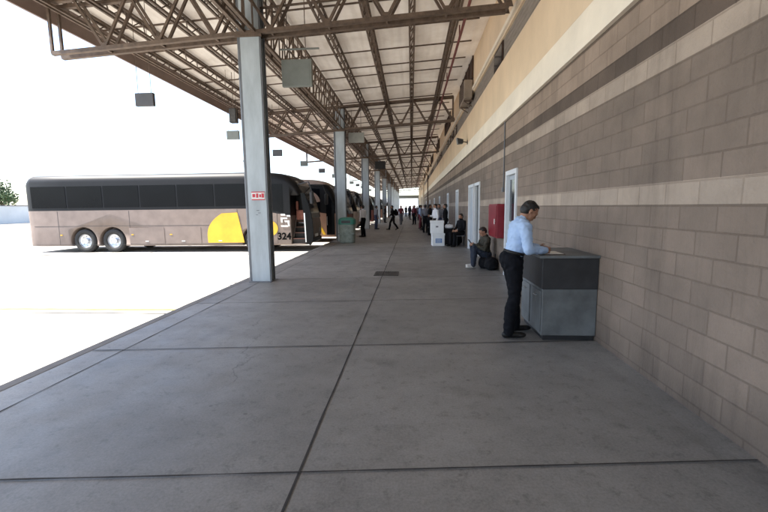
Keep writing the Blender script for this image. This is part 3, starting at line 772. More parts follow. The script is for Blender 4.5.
    # stairwell with steps and open leaf, or a closed glass door
    if number:
        bm = bmesh.new()
        for k in range(4): box(bm, -.73, -.14, -1.16 + k * .22, -.36, .345 + k * .23, .36 + k * .23 + .2)
        st = obj('steps', bm, M['stepdark'], t)
        bm = bmesh.new()
        for k in range(4): box(bm, -.72, -.15, -1.166 + k * .22, -1.161 + k * .22, .52 + k * .23, .56 + k * .23)
        obj('step_edge', bm, mat('dull_step_trim', (.16, .07, .05), .6), st)
        bm = bmesh.new(); box(bm, -.72, -.38, -.60, -.38, 1.30, 1.72); box(bm, -.72, -.62, -.60, -.38, 1.72, 2.1); obj('seat', bm, M['seatreflect'], t, bevel=.05)  # added seat, coloured to stand in for a pinkish reflection
        bm = bmesh.new(); bar(bm, (-.70, -1.1, .6), (-.70, -.5, 1.5), .03, n=8); bar(bm, (-.20, -1.1, .55), (-.20, -1.1, 2.2), .03, n=8); obj('handrail', bm, M['chrome'], t)
        edge = [(x + .24, z) for z, x in PROF if z < 2.45]
        bm = bmesh.new(); poly(bm, [(-.10, .40)] + edge + [(-.25, 2.42), (-.19, 1.9), (-.13, 1.4)], -1.50, -1.45); lf = obj('door', bm, M['busglass'], t, bevel=.012)
        bm = bmesh.new(); poly(bm, [(-.10, .42), (-.055, .42), (-.085, 1.60), (-.14, 1.60)], -1.512, -1.502); obj('frame', bm, M['chrome'], lf)
        bm = bmesh.new(); bar(bm, (-.1, -1.46, 1.2), (-.45, -1.12, 1.2), .03, n=8); obj('hinge_arm', bm, M['chrome'], lf)
    else:
        bm = bmesh.new()
        # follows the tapering side, split at two stations
        for xa, xb in ((-.74, -.60), (-.598, -.46), (-.458, -.32)):
            ya, yb = -hw(xa) - .004, -hw(xb) - .004
            za = 2.42 - max(0, (xa + .6)) * 1.6; zb = 2.42 - max(0, (xb + .6)) * 1.6
            q = [bm.verts.new(p) for p in ((xa, ya, .40), (xb, yb, .40), (xb, yb, zb), (xa, ya, za), (xa, ya - .014, .40), (xb, yb - .014, .40), (xb, yb - .014, zb), (xa, ya - .014, za))]
            for f in ((3, 2, 1, 0), (4, 5, 6, 7), (0, 1, 5, 4), (1, 2, 6, 5), (2, 3, 7, 6), (3, 0, 4, 7)): bm.faces.new([q[i_] for i_ in f])
        d = obj('door', bm, M['busglass'], t)
        bm = bmesh.new(); bar(bm, (-.70, -1.315, .9), (-.70, -1.315, 1.35), .025, n=8); obj('handle', bm, M['chrome'], d)
    # front kit
    for s in (-1, 1):
        bm = bmesh.new(); bar(bm, (-.55, s * .98, 2.75), (.05, s * 1.30, 2.85), .045, n=8); bar(bm, (.05, s * 1.30, 2.86), (.20, s * 1.38, 2.45), .045, n=8); arm = obj('mirror', bm, M['black'], t)
        bm = bmesh.new(); box(bm, .12, .26, s * 1.38 - .11, s * 1.38 + .11, 1.95, 2.45); obj('housing', bm, M['black'], arm, bevel=.04)
        bm = bmesh.new(); poly(bm, [(s * .62, .72), (s * .95, .78), (s * .98, .95), (s * .64, .9)], -.08, .012, 'x'); obj('headlight', bm, M['lens'], t, bevel=.01)
    bm = bmesh.new(); box(bm, -.2, .02, -.95, .95, .36, .52); obj('bumper', bm, M['black'], t, bevel=.03)
    bm = bmesh.new(); box(bm, -.01, .015, -.25, .25, .56, .68); obj('plate', bm, M['white'], t)
    if number:
        text_mesh('number', '324', .39, M['digit'], t, (-1.045, -1.285, .52), (PI / 2, 0, 0), .003, .012)
        bm = bmesh.new()   # white emblem: a small block over an angular S-like mark
        for x0, x1, z0, z1 in ((-1.42, -1.24, 1.50, 1.57), (-1.18, -1.03, 1.45, 1.52), (-1.43, -1.36, 1.22, 1.42), (-1.36, -1.16, 1.36, 1.42), (-1.27, -1.07, 1.23, 1.30), (-1.14, -1.07, 1.06, 1.23), (-1.43, -1.14, 1.04, 1.10)):
            x0 += .28; x1 += .28; poly(bm, [(x0, z0), (x1, z0), (x1 - .02, z1), (x0 - .02, z1)], -1.2895, -1.2835)
        obj('emblem', bm, M['white'], t)
    return t
paint_tan = mat('tan_arch', (.34, .24, .19), .35, 0, .05, 2)
pA = bus_paint('coach_tan_black', (.195, .155, .135), (.007, .007, .008))
pB = bus_paint('coach_brown_tan', (.33, .20, .145), (.36, .27, .22))
pC = bus_paint('coach_maroon', (.17, .07, .06), (.30, .22, .19))
pD = bus_paint('coach_pale', (.42, .36, .32), (.45, .42, .40))
B0 = 17.47
buses = [
 (0, pA, True, True, False, 'nearest coach, tan and black with yellow shapes and number 324, door open'),
 (1, pB, False, False, True, 'second coach from the camera, tan roof, dark arch shaped windows, yellow stripe'),
 (2, pC, False, False, False, 'third coach from the camera, dark red, half hidden behind the second column'),
 (3, pD, False, False, True, 'fourth coach from the camera, paler lower body'),
 (4, pB, False, False, True, 'fifth coach from the camera, between the third and fourth columns'),
 (6, pC, False, False, False, 'sixth coach from the camera, after an empty bay'),
 (7, pD, False, False, False, 'seventh coach from the camera, far down the platform'),
 (9, pB, False, False, True, 'eighth coach from the camera, far down the platform after a second empty bay'),
 (10, pC, False, False, False, 'farthest coach in the row')]
for k, p, sw, num, ra, lb in buses: make_bus(lb, B0 + 4.4 * k, p, sw, num, True, ra)
bus_glass_src.free()

# ------------------------------------------------------------------ people
def ell(bm, c, r, rot=None, seg=16, ring=10):
    m = Matrix.Translation(c) @ (rot.to_4x4() if rot is not None else Matrix.Identity(4)) @ Matrix.Diagonal((r[0], r[1], r[2], 1))
    top = bm.verts.new(m @ Vector((0, 0, 1))); bot = bm.verts.new(m @ Vector((0, 0, -1))); rr = []
    for j in range(1, ring):
        a = PI * j / ring; rr.append([bm.verts.new(m @ Vector((math.sin(a) * math.cos(2 * PI * k / seg), math.sin(a) * math.sin(2 * PI * k / seg), math.cos(a)))) for k in range(seg)])
    for k in range(seg):
        k2 = (k + 1) % seg; bm.faces.new((top, rr[0][k], rr[0][k2])); bm.faces.new((bot, rr[-1][k2], rr[-1][k]))
        for A, B in zip(rr, rr[1:]): bm.faces.new((A[k], B[k], B[k2], A[k2]))
def cap(bm, a, b, r1, r2, seg=12):
    a = Vector(a); b = Vector(b); d = b - a; L_ = d.length
    q = d.to_track_quat('Z', 'Y').to_matrix()
    A = [bm.verts.new(a + q @ Vector((r1 * math.cos(2 * PI * k / seg), r1 * math.sin(2 * PI * k / seg), 0))) for k in range(seg)]
    B = [bm.verts.new(b + q @ Vector((r2 * math.cos(2 * PI * k / seg), r2 * math.sin(2 * PI * k / seg), 0))) for k in range(seg)]
    for k in range(seg): bm.faces.new((A[k], A[(k + 1) % seg], B[(k + 1) % seg], B[k]))
    bm.faces.new(A[::-1]); bm.faces.new(B)
    ell(bm, a, (r1, r1, r1), q, seg, 8); ell(bm, b, (r2, r2, r2), q, seg, 8)
def remesh(name, bm, voxel, smooth=4, mats=(), parent=None, fold=0., fscale=9, seed=0):
    me = bpy.data.meshes.new(name); bm.to_mesh(me); bm.free(); o = bpy.data.objects.new(name, me)
    md = o.modifiers.new('r', 'REMESH'); md.mode = 'VOXEL'; md.voxel_size = voxel; md.use_smooth_shade = True
    if smooth: ms = o.modifiers.new('s', 'SMOOTH'); ms.factor = .5; ms.iterations = smooth
    out = baked(o)
    if fold:
        nr = [v.normal.copy() for v in out.vertices]
        for v, n in zip(out.vertices, nr):
            p = v.co; k = noise.noise(Vector((p.x * fscale, p.y * fscale, p.z * fscale * 1.6 + (p.x + p.y) * 5 + seed))); k2 = noise.noise(Vector((p.x * fscale * 2.5, p.y * fscale * 2.5 + 3, p.z * fscale * 3 + seed)))
            v.co = p + n * fold * ((1 - abs(k) * 2.4) * .8 + k2 * .5)
    out.materials.clear()
    for m in mats: out.materials.append(m)
    for p in out.polygons: p.use_smooth = True
    o = bpy.data.objects.new(name, out); return link(o, parent)

def rot_dir(d, fwd=Vector((1, 0, 0))):
    """matrix whose z is d and x is close to fwd"""
    z = d.normalized(); x = (fwd - z * fwd.dot(z)).normalized(); y = z.cross(x)
    return Matrix((x, y, z)).transposed()

STAND = dict(pelvis=(0, 0, .95), neck=(.01, 0, 1.44), head=(.03, 0, 1.60), hp=0, hy=0,
             hipR=(0, -.09, .92), hipL=(0, .09, .92), kneeR=(.02, -.10, .49), kneeL=(.02, .10, .49), ankR=(-.02, -.11, .08), ankL=(-.02, .11, .08),
             shR=(0, -.185, 1.385), shL=(0, .185, 1.385), elR=(-.02, -.235, 1.10), elL=(-.02, .235, 1.10), wrR=(.06, -.22, .86), wrL=(.06, .22, .86), curl=.5)
def P(**k): d = dict(STAND); d.update(k); return d

def hand_prims(bm, w, dirn, side, curl, rs=1.0):
    """palm, four fingers, thumb; w wrist, dirn forearm direction, side = +1 left"""
    d = dirn.normalized(); inward = Vector((0, -side, 0)); inward = (inward - d * inward.dot(d)).normalized(); across = d.cross(inward).normalized()
    Rm = Matrix((across, inward, d)).transposed()
    pc = w + d * .045; ell(bm, pc, (.042 * rs, .018 * rs, .052), Rm, 12, 8)
    for k, (o_, L_) in enumerate(((-.031, .070), (-.011, .080), (.010, .076), (.030, .060))):
        b0 = w + d * .085 + across * o_; a1 = .35 + curl; d1 = (d * math.cos(a1) + inward * math.sin(a1)); b1 = b0 + d1 * L_ * .45
        a2 = a1 + curl * 1.2; d2 = (d * math.cos(a2) + inward * math.sin(a2)); b2 = b1 + d2 * L_ * .33; a3 = a2 + curl * .7; d3 = (d * math.cos(a3) + inward * math.sin(a3)); b3 = b2 + d3 * L_ * .25
        cap(bm, w + d * .06 + across * o_ * .8, b0, .009, .009, 8); cap(bm, b0, b1, .0092, .0085, 8); cap(bm, b1, b2, .0085, .0078, 8); cap(bm, b2, b3, .0078, .0068, 8)
    t0 = w + d * .02 - across * .028; t1 = t0 + (d * .6 - across * .6 + inward * .5).normalized() * .042; t2 = t1 + (d * .8 - across * .1 + inward * .55).normalized() * .032
    cap(bm, t0, t1, .012, .0105, 8); cap(bm, t1, t2, .0105, .0085, 8)

def person(label, loc, rz, pose, top, bottom, shoes, voxel=.014, detail=False, scale=1.0, sleeves=True, group=None, longhair=False, hat=None):
    t = thing('person', label, 'person', loc, rz, group); t.scale = (scale,) * 3
    V = {k: Vector(v) for k, v in pose.items() if isinstance(v, tuple)}
    pel, nk, hd = V['pelvis'], V['neck'], V['head']
    sp = (nk - pel).normalized(); L_ = (nk - pel).length
    Rs = rot_dir(sp)
    hp, hy = pose['hp'], pose['hy']
    Rh = Matrix.Rotation(hy, 3, 'Z') @ Matrix.Rotation(hp, 3, 'Y')
    def tp(f, x=0, y=0): return pel + sp * L_ * f + Rs @ Vector((x, y, 0))
    curl = pose['curl']
    bm = bmesh.new()
    def torso(b, g=0.):
        ell(b, tp(.70, -.005), (.105 + g, .155 + g, .19), Rs); ell(b, tp(.38, .012), (.105 + g, .138 + g, .17), Rs)
        ell(b, tp(.62, .045), (.070 + g, .12 + g, .12), Rs)
        shc = tp(.93)
        for s in ('R', 'L'): cap(b, tp(.90, 0, 0), V['sh' + s], .070 + g, .058 + g)
        ell(b, tp(.95), (.07 + g, .13 + g, .055 + g), Rs)
    def hips(b, g=0.):
        ell(b, pel + Vector((-.02, 0, 0)), (.115 + g, .160 + g, .125), Rs)
        for s in ('R', 'L'): ell(b, V['hip' + s] + Vector((-.028, -.02 if s == 'L' else .02, .0)), (.085 + g, .085 + g, .11))
    def legs(b, g=0., g2=0.):
        for s in ('R', 'L'):
            h, k, a = V['hip' + s], V['knee' + s], V['ank' + s]
            cap(b, h, h.lerp(k, .5), .088 + g, .073 + g); cap(b, h.lerp(k, .5), k, .073 + g, .056 + g); 
            back = rot_dir(k - a) @ Vector((-.018, 0, 0))
            cap(b, k, k.lerp(a, .35) + back, .054 + g, .055 + g + g2 * .4); cap(b, k.lerp(a, .35) + back, a, .055 + g + g2 * .4, .037 + g + g2)
    def feet(b, g=0., which=('R', 'L')):
        for s in which:
            a = V['ank' + s]; y_ = 1 if s == 'L' else -1; fz = Vector((1, .12 * y_, 0)).normalized()
            tilt = V.get('toe' + s)
            dz = -.035 if tilt is None else 0
            toe = a + fz * .155 + Vector((0, 0, dz)) if tilt is None else tilt
            cap(b, a + Vector((-.04, 0, -.035)), toe, .040 + g, .034 + g); cap(b, a, a + Vector((.0, 0, -.03)), .042 + g, .044 + g); ell(b, toe, (.055 + g, .045 + g, .030 + g))
    def arms(b, g=0., fore=True):
        for s in ('R', 'L'):
            cap(b, V['sh' + s], V['el' + s], .052 + g, .040 + g)
            if fore: cap(b, V['el' + s], V['wr' + s], .040 + g, .027 + g)
    def head(b):
        cap(b, nk + Vector((-.01, 0, -.03)), hd + Rh @ Vector((-.02, 0, -.06)), .060, .056)
        ell(b, hd + Rh @ Vector((-.012, 0, .025)), (.098, .077, .092), Rh, 20, 14); ell(b, hd + Rh @ Vector((.030, 0, -.045)), (.060, .055, .070), Rh)
        ell(b, hd + Rh @ Vector((.055, 0, -.092)), (.026, .030, .022), Rh); ell(b, hd + Rh @ Vector((.05, 0, .0)), (.045, .060, .045), Rh)
        cap(b, hd + Rh @ Vector((.084, 0, .008)), hd + Rh @ Vector((.098, 0, -.026)), .009, .013, 8)
        ell(b, hd + Rh @ Vector((.082, 0, .028)), (.016, .048, .010), Rh)
        ell(b, hd + Rh @ Vector((.086, 0, -.062)), (.014, .024, .010), Rh)
        for s in (-1, 1): ell(b, hd + Rh @ Vector((-.012, s * .080, -.012)), (.019, .010, .032), Rh, 10, 8)
    ghead = .0
    if detail:
        b = bmesh.new(); head(b); torso(b, -.012); hips(b, -.012); legs(b, -.010); arms(b, -.004)
        for s, sd in (('R', -1), ('L', 1)): hand_prims(b, V['wr' + s], V['wr' + s] - V['el' + s], sd, curl, 1.0)
        feet(b, -.012)
        remesh('body', b, voxel * .62, 3, [M['skin']], t)
        b = bmesh.new(); torso(b, .014); ell(b, tp(.17, -.0), (.110, .150, .12), Rs); arms(b, .014, sleeves)
        cap(b, nk + Vector((-.01, 0, -.02)), nk + Vector((.0, 0, .02)), .070, .064)
        remesh('shirt', b, voxel * .8, 5, [top], t, .010, 12, 1)
        b = bmesh.new(); hips(b, .014); legs(b, .014, .012); ell(b, pel + sp * .045, (.114, .154, .075), Rs)
        remesh('trousers', b, voxel * .8, 5, [bottom], t, .009, 10, 4)
        for s in ('R', 'L'): b = bmesh.new(); feet(b, .001, (s,)); remesh('shoe', b, voxel * .6, 3, [shoes], t)
        # sole keeps a flat bottom; belt
        bb = bmesh.new(); n = 36; rr = []
        for z_, g in ((-.018, .0), (-.018, .006), (.018, .006), (.018, 0)):
            rr.append([bb.verts.new(pel + sp * (.082 + z_) + Rs @ Vector(((.115 + g) * math.cos(2 * PI * k / n) - .002, (.156 + g) * math.sin(2 * PI * k / n), 0))) for k in range(n)])
        for A, B in zip(rr, rr[1:]):
            for k in range(n): bb.faces.new((A[k], A[(k + 1) % n], B[(k + 1) % n], B[k]))
        obj('belt', bb, M['shoe'], t, smooth=True)
        # collar
        bb = bmesh.new(); rr = []
        for z_, r in ((-.01, .074), (.028, .068), (.030, .073), (-.012, .086)):
            rr.append([bb.verts.new(nk + Rs @ Vector((r * math.cos(2 * PI * k / 24) - .006, r * .95 * math.sin(2 * PI * k / 24), z_ + .012 - .012 * math.cos(2 * PI * k / 24)))) for k in range(24)])
        for A, B in zip(rr, rr[1:]):
            for k in range(24): bb.faces.new((A[k], A[(k + 1) % 24], B[(k + 1) % 24], B[k]))
        obj('collar', bb, top, t, smooth=True)
        for s in (-1, 1):   # eyes
            bb = bmesh.new(); ell(bb, hd + Rh @ Vector((.082, s * .030, .008)), (.007, .012, .006), Rh, 10, 8); obj('eye', bb, M['hair'], t, smooth=True)
    else:
        b = bmesh.new(); head(b); torso(b, .012); hips(b, .012); legs(b, .012, .012); arms(b, .010); feet(b, .004)
        for s, sd in (('R', -1), ('L', 1)): hand_prims(b, V['wr' + s], V['wr' + s] - V['el' + s], sd, curl, 1.1)
        body = remesh('body', b, voxel, 2, [M['skin'], top, bottom, shoes], t, .003, 9, 2)
        segs = [(0, nk + Vector((0, 0, .03)), hd + Rh @ Vector((0, 0, .03)), .075)]
        for s in ('R', 'L'):
            segs += [(1, V['sh' + s], V['el' + s], .055), (1 if sleeves else 0, V['el' + s], V['wr' + s], .042), (0, V['wr' + s] + (V['wr' + s] - V['el' + s]).normalized() * .02, V['wr' + s] + (V['wr' + s] - V['el' + s]).normalized() * .16, .045),
                     (2, V['hip' + s], V['knee' + s], .09), (2, V['knee' + s], V['ank' + s], .06), (3, V['ank' + s] + Vector((-.03, 0, -.04)), V['ank' + s] + Vector((.17, 0, -.04)), .05)]
        segs += [(1, tp(.22), tp(.92), .15), (1, tp(.9), V['shR'], .07), (1, tp(.9), V['shL'], .07), (2, tp(-.1), tp(.10), .16)]
        for p in body.data.polygons:
            c = p.center; best = 9; bi = 0
            for mi, a, e, r in segs:
                ab = e - a; tt = max(0, min(1, (c - a).dot(ab) / ab.length_squared)); dd = (c - a - ab * tt).length - r
                if dd < best: best = dd; bi = mi
            p.material_index = bi
    # hair
    b = bmesh.new()
    ell(b, hd + Rh @ Vector((-.026, 0, .036)), (.092, .0815, .088), Rh, 20, 14); ell(b, hd + Rh @ Vector((-.050, 0, -.002)), (.068, .078, .075), Rh)
    ell(b, hd + Rh @ Vector((.022, 0, .088)), (.045, .058, .024), Rh)
    if longhair: ell(b, hd + Rh @ Vector((-.07, 0, -.10)), (.05, .085, .16), Rh)
    remesh('hair', b, .009 if detail else .014, 1, [hat or M['hair']], t, .006, 48, 3)
    return t

# foreground man at the desk
poseA = P(pelvis=(-.03, 0, .955), neck=(.08, 0, 1.405), head=(.165, 0, 1.525), hp=R(38), hipR=(-.03, -.09, .92), hipL=(-.03, .09, .92),
          kneeR=(-.02, -.10, .50), kneeL=(.05, .10, .50), ankR=(-.09, -.12, .08), ankL=(.07, .13, .08),
          shR=(.055, -.185, 1.345), shL=(.055, .185, 1.345), elR=(.07, -.26, 1.09), elL=(.12, .26, 1.10), wrR=(.30, -.15, 1.075), wrL=(.33, .12, 1.075), curl=.45)
person('man in light blue shirt and black trousers bending over the grey desk', (1.25, 4.92, 0), R(4), poseA, M['shirtblue'], M['trouser'], M['shoe'], .012, True)
# desk
t = thing('check_desk', 'grey steel desk with a black apron standing against the wall under the bending man', 'desk', (1.50, 4.70, 0)); t.scale = (1, .74, 1)
bm = bmesh.new(); box(bm, .03, .655, .03, 1.17, .06, .62); obj('cabinet', bm, M['deskgrey'], t, bevel=.008)
bm = bmesh.new(); box(bm, .02, .655, .02, 1.18, .622, .985); obj('apron', bm, mat('charcoal_laminate', (.022, .022, .024), .5, 0, .35, 4), t, bevel=.006)
bm = bmesh.new(); box(bm, -.02, .656, -.02, 1.22, .987, 1.02); obj('desk_top', bm, M['deskgrey'], t, bevel=.008)
bm = bmesh.new(); box(bm, .06, .64, .06, 1.14, .0, .058); obj('plinth', bm, M['black'], t)
for s in (.30, .90):
    bm = bmesh.new(); box(bm, .018, .028, s - .24, s + .24, .10, .59); d = obj('drawer', bm, M['deskgrey'], t, bevel=.003)
    bm = bmesh.new(); bar(bm, (.0, s - .05, .52), (.0, s + .05, .52), .014, n=8); bar(bm, (.0, s - .04, .52), (.02, s - .04, .52), .010, n=6); bar(bm, (.0, s + .04, .52), (.02, s + .04, .52), .010, n=6); obj('handle', bm, M['chrome'], d)
t = thing('clipboard', 'clipboard with white paper lying on the grey desk in front of the man', 'clipboard', (1.68, 4.95, 1.021))
bm = bmesh.new(); box(bm, -.12, .12, -.16, .16, 0, .005); obj('board', bm, M['bark'], t)
bm = bmesh.new(); box(bm, -.105, .105, -.15, .14, .006, .008); obj('paper', bm, M['paper'], t)
bm = bmesh.new(); box(bm, -.04, .04, .13, .158, .0085, .02); obj('clip', bm, M['chrome'], t)

# bags
def duffel(label, loc, rz, L_, r, m, group=None):
    t = thing('duffel_bag', label, 'bag', loc, rz, group)
    b = bmesh.new(); cap(b, (-L_ / 2 + r, 0, r * .9), (L_ / 2 - r, 0, r * .9), r, r); ell(b, (0, 0, r * .6), (L_ / 2, r * 1.05, r * .6)); ell(b, (0, .02, r * 1.3), (L_ * .35, r * .8, r * .6))
    remesh('body', b, .014, 3, [m], t, .012, 7, L_)
    for s in (-1, 1):
        bb = bmesh.new(); pr = None
        for k in range(13):
            a = PI * k / 12; p = (L_ * .22 * math.cos(a), s * r * .55, r * 1.5 + r * .8 * math.sin(a))
            if pr: bar(bb, pr, p, .022, .012)
            pr = p
        obj('handle', bb, M['clblack'], t)
    return t
def suitcase(label, loc, rz, w_, d_, h_, m):
    t = thing('suitcase', label, 'suitcase', loc, rz)
    bm = bmesh.new(); box(bm, -w_ / 2, w_ / 2, -d_ / 2, d_ / 2, .05, h_); obj('shell', bm, m, t, bevel=.04)
    bm = bmesh.new(); box(bm, -w_ / 2 - .003, w_ / 2 + .003, -.008, .008, .06, h_ - .01); obj('zip', bm, M['black'], t)
    for a in (-1, 1):
        for b in (-1, 1):
            bm = bmesh.new(); bar(bm, (a * w_ * .38 - .012, b * d_ * .32, .026), (a * w_ * .38 + .012, b * d_ * .32, .026), .05, n=12); obj('wheel', bm, M['rubber'], t)
    bm = bmesh.new(); bar(bm, (-.09, d_ * .3, h_), (-.09, d_ * .3, h_ + .16), .014, n=6); bar(bm, (.09, d_ * .3, h_), (.09, d_ * .3, h_ + .16), .014, n=6); bar(bm, (-.11, d_ * .3, h_ + .16), (.11, d_ * .3, h_ + .16), .025, n=8)
    obj('handle', bm, M['black'], t)
duffel('black bag the man seated by the red cabinet sits on', (1.90, 10.5, 0), R(80), .62, .15, M['clblack'])
# man seated on a bag against the wall
poseB = P(pelvis=(0, 0, .37), neck=(.03, 0, .84), head=(.10, 0, .975), hp=R(28), hipR=(.02, -.09, .35), hipL=(.02, .09, .35),
          kneeR=(.34, -.12, .60), kneeL=(.36, .10, .58), ankR=(.30, -.13, .11), ankL=(.40, .12, .11), shR=(.02, -.18, .78), shL=(.02, .18, .78),
          elR=(.14, -.25, .54), elL=(.14, .25, .54), wrR=(.36, -.09, .64), wrL=(.36, .06, .64), curl=.7)
person('man in dark olive jacket and jeans sitting on a bag against the wall', (1.93, 10.5, -.02), R(192), poseB, M['olive'], M['jeans'], M['shoewhite'], .012, True, .98)
t = thing('mobile_phone', 'dark phone held in the hands of the man seated by the wall', 'phone', (1.50, 10.42, .69), R(12))
bm = bmesh.new(); box(bm, -.006, .006, -.038, .038, -.07, .07); obj('case', bm, M['black'], t, bevel=.004)
bm = bmesh.new(); box(bm, .0065, .0075, -.034, .034, -.062, .062); obj('screen', bm, M['glass'], t)
t.rotation_euler = (0, R(-35), R(12))
duffel('black bag leaning on the wall between the seated man and the red cabinet', (2.0, 10.12, 0), R(80), .42, .17, M['clblack'])

# white boxes
t = None
for k, (z, x, w_, lb) in enumerate(((0, 1.08, .50, 'lower white foam box with a blue label, bottom of the stack of two'), (.515, 1.04, .54, 'upper white foam box with a lid, on top of the stack of two'))):
    t = thing('foam_box', lb, 'box', (x, 16.55, z), R(3 - 5 * k), 'white foam boxes stacked on the platform')
    bm = bmesh.new(); box(bm, -w_ / 2, w_ / 2, -.24, .24, 0, .42); obj('box', bm, M['foam'], t, bevel=.012)
    bm = bmesh.new(); box(bm, -w_ / 2 - .012, w_ / 2 + .012, -.252, .252, .422, .512); obj('lid', bm, M['foam'], t, bevel=.012)
    if k == 0:
        bm = bmesh.new(); box(bm, -.12, .14, -.2465, -.2415, .12, .30); lb_ = obj('label', bm, M['bluelabel'], t)
        bm = bmesh.new()
        for q in range(4): box(bm, -.10, .12 - .03 * (q % 2), -.249, -.2468, .145 + .036 * q, .158 + .036 * q)
        obj('print', bm, M['white'], lb_)
    else:
        bm = bmesh.new(); box(bm, -.05, .05, -.2465, -.2415, .24, .30); obj('hand_slot', bm, M['clgrey'], t)
# luggage pile + seated person behind
suitcase('tall black suitcase right of the white foam boxes', (1.53, 16.5, 0), R(5), .40, .26, .70, M['clblack'])
duffel('bulky black duffel bag on the floor between suitcase and seated person', (1.80, 16.75, 0), R(15), .60, .24, M['clblack'])
duffel('small pale bag lying on top of the tall black suitcase', (1.53, 16.5, .70), R(10), .34, .09, M['clwhite'])
t = thing('stool', 'low stool under the dark clothed person seated by the second door', 'stool', (1.96, 16.25, 0))
bm = bmesh.new(); box(bm, -.17, .17, -.17, .17, .40, .44); obj('seat', bm, M['clgrey'], t, bevel=.01)
for a in (-.14, .14):
    for b in (-.14, .14):
        bm = bmesh.new(); bar(bm, (a, b, 0), (a, b, .398), .025, n=8); obj('leg', bm, M['black'], t)
SIT = P(pelvis=(0, 0, .54), neck=(-.03, 0, 1.03), head=(.02, 0, 1.18), hp=R(10), hipR=(.02, -.09, .52), hipL=(.02, .09, .52), kneeR=(.44, -.12, .52), kneeL=(.44, .12, .52),
        ankR=(.42, -.13, .08), ankL=(.46, .13, .08), shR=(-.03, -.18, .97), shL=(-.03, .18, .97), elR=(.04, -.24, .70), elL=(.04, .24, .70), wrR=(.28, -.12, .64), wrL=(.28, .12, .64), curl=.5)
person('person in dark clothes seated on a stool beside the luggage pile', (1.98, 16.25, 0), R(215), SIT, M['clblack'], M['clblack'], M['shoe'])

WALK = P(hipR=(0, -.09, .90), hipL=(0, .09, .90), pelvis=(0, 0, .93), neck=(.06, 0, 1.42), head=(.09, 0, 1.58), kneeR=(.20, -.09, .50), ankR=(.27, -.09, .09), kneeL=(-.04, .09, .48), ankL=(-.29, .10, .15), toeL=(-.17, .10, .04),
         shR=(.05, -.18, 1.37), shL=(.05, .18, 1.37), elR=(-.10, -.23, 1.12), wrR=(-.04, -.24, .88), elL=(.14, .23, 1.12), wrL=(.30, .2, .95))
person('man with dark backpack striding left in the middle of the platform', (-1.27, 27.9, 0), R(190), WALK, M['clblack'], M['clblack'], M['shoe'])
t = thing('backpack', 'black backpack on the back of the striding man', 'backpack', (-1.27, 27.9, 0), R(190))
b = bmesh.new(); ell(b, (-.19, 0, 1.22), (.13, .16, .24)); ell(b, (-.27, 0, 1.14), (.08, .13, .14)); remesh('bag', b, .015, 3, [M['clblack']], t, .006)
for s in (-1, 1):
    bb = bmesh.new(); pr = None
    for k in range(9):
        a = PI * k / 8; p = (-.05 + .20 * math.sin(a), s * .13, 1.25 + .22 * math.cos(a))
        if pr: bar(bb, pr, p, .04, .012)
        pr = p
    obj('strap', bb, M['clblack'], t)
person('man in white shirt and dark trousers standing left beside the third column', (-2.62, 21.6, 0), R(150), P(hy=.2, kneeR=(.05, -.10, .49)), M['clwhite'], M['trouser'], M['shoe'])
G = 'people far down the platform'
person('person in dark clothes standing in front of the third column', (-2.55, 29.0, 0), R(30), STAND, M['clgrey'], M['clnavy'], M['shoe'], group=G)
person('person in maroon top walking behind the striding man', (-.95, 36, 0), R(-80), WALK, M['clmaroon'], M['clgrey'], M['shoe'], group=G)
person('person in dull red top walking away right of the striding man', (-1.15, 45, 0), R(80), WALK, M['clpink'], M['clnavy'], M['shoe'], group=G)
person('person in black standing near the fifth column', (-2.7, 41, 0), R(10), STAND, M['clblack'], M['clblack'], M['shoe'], group=G)
person('person in white top with black hair standing behind the white foam boxes', (1.14, 19.2, 0), R(200), P(elR=(.05, -.24, 1.12), wrR=(.26, -.14, 1.16)), M['clwhite'], M['clblack'], M['shoe'], longhair=True)
person('person all in black standing behind the luggage pile by the wall', (1.62, 19.3, 0), R(170), STAND, M['clblack'], M['clblack'], M['shoe'])
person('person in grey and white top standing between the two behind the boxes', (1.38, 20.4, 0), R(250), STAND, M['clgrey'], M['clnavy'], M['shoe'])
person('person in pale blue top and maroon trousers in the standing group', (.62, 29.2, 0), R(10), STAND, M['clblue'], M['clmaroon'], M['shoe'])
person('person in dark maroon clothes leaning left in the standing group', (1.0, 26.9, 0), R(170), WALK, M['clmaroon'], M['clblack'], M['shoe'])
person('person in navy clothes in the standing group near the wall', (1.30, 27.6, 0), R(200), STAND, M['clnavy'], M['clblack'], M['shoe'])
person('person in black standing against the wall beyond the group', (1.78, 31, 0), R(180), STAND, M['clblack'], M['clnavy'], M['shoe'], group=G)
person('person in pale shirt far down the platform by the wall side', (.35, 43, 0), R(260), STAND, M['clblue'], M['clnavy'], M['shoe'], group=G)
person('person in grey far down the platform beside the one in pale shirt', (.85, 46, 0), R(90), STAND, M['clgrey'], M['clblack'], M['shoe'], group=G)
person('person in navy walking far down the middle of the platform', (-.25, 58, 0), R(90), WALK, M['clnavy'], M['clblack'], M['shoe'], group=G)
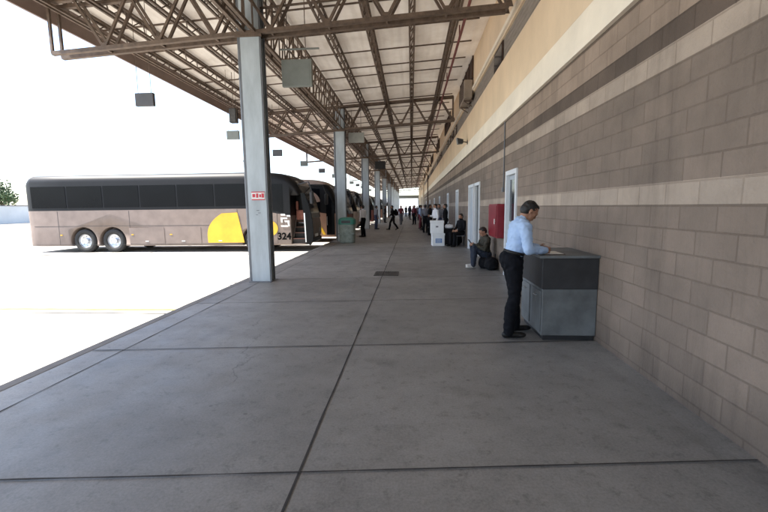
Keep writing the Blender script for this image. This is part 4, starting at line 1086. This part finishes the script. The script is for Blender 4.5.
for k, (x, y, tpm, lb) in enumerate([(1.0, 22.5, 'clblack', 'person in black glimpsed between the white boxes and the standing group'), (.85, 24.6, 'clgrey', 'person in grey top with back turned, left edge of the group behind the boxes'), (1.55, 24.0, 'clwhite', 'person in white top near the wall behind the luggage pile'), (.75, 31.5, 'clblack', 'person in black behind the one in pale blue top'), (.25, 36, 'clmaroon', 'person in maroon top walking on the wall side beyond the standing group'), (1.2, 38, 'clwhite', 'person in white top near the wall beyond the standing group'), (-.15, 50, 'clblack', 'person in black in the middle distance on the long floor joint'), (-.9, 66, 'clblack', 'tiny person in black at the far end, leftmost of the far five'), (-.4, 72, 'clmaroon', 'tiny person in maroon at the far end of the platform'), (.3, 70, 'clnavy', 'tiny person in navy at the far end of the platform'), (.9, 64, 'clgrey', 'tiny person in grey at the far end of the platform'), (1.4, 75, 'clblue', 'tiny person in pale blue at the far end near the wall')]):
    person(lb, (x, y, 0), R(60 * k), STAND, M[tpm], M['clblack'], M['shoe'], .02, group=G)

# ------------------------------------------------------------------ bin by second column
t = thing('litter_bin', 'grey green litter bin with a teal hood at the foot of the second column', 'bin', (-2.93, 18.15, 0))
def rsq(bm, specs, n=32, p=4.5):
    rr = []
    for z, hx in specs:
        ring = []
        for k in range(n):
            a = 2 * PI * k / n; c, s = math.cos(a), math.sin(a); r = hx / ((abs(c) ** p + abs(s) ** p) ** (1 / p)); ring.append(bm.verts.new((r * c, r * s, z)))
        rr.append(ring)
    for A, B in zip(rr, rr[1:]):
        for k in range(n): bm.faces.new((A[k], A[(k + 1) % n], B[(k + 1) % n], B[k]))
    bm.faces.new(rr[0]); bm.faces.new(rr[-1])
bm = bmesh.new(); rsq(bm, [(.0, .30), (.03, .33), (.82, .37), (.84, .36)]); obj('container', bm, M['bingrey'], t, smooth=False)
bm = bmesh.new(); rsq(bm, [(.842, .385), (.90, .39), (1.06, .375), (1.13, .30), (1.16, .16)]); hd_ = obj('hood', bm, M['teal'], t)
bm = bmesh.new(); box(bm, -.20, .20, -.392, -.386, .90, 1.02); obj('opening_flap', bm, M['black'], hd_)
bm = bmesh.new(); box(bm, -.36, .36, -.362, -.350, .40, .46); obj('rib', bm, M['bingrey'], t)

bpy.data.scenes.remove(TMP)
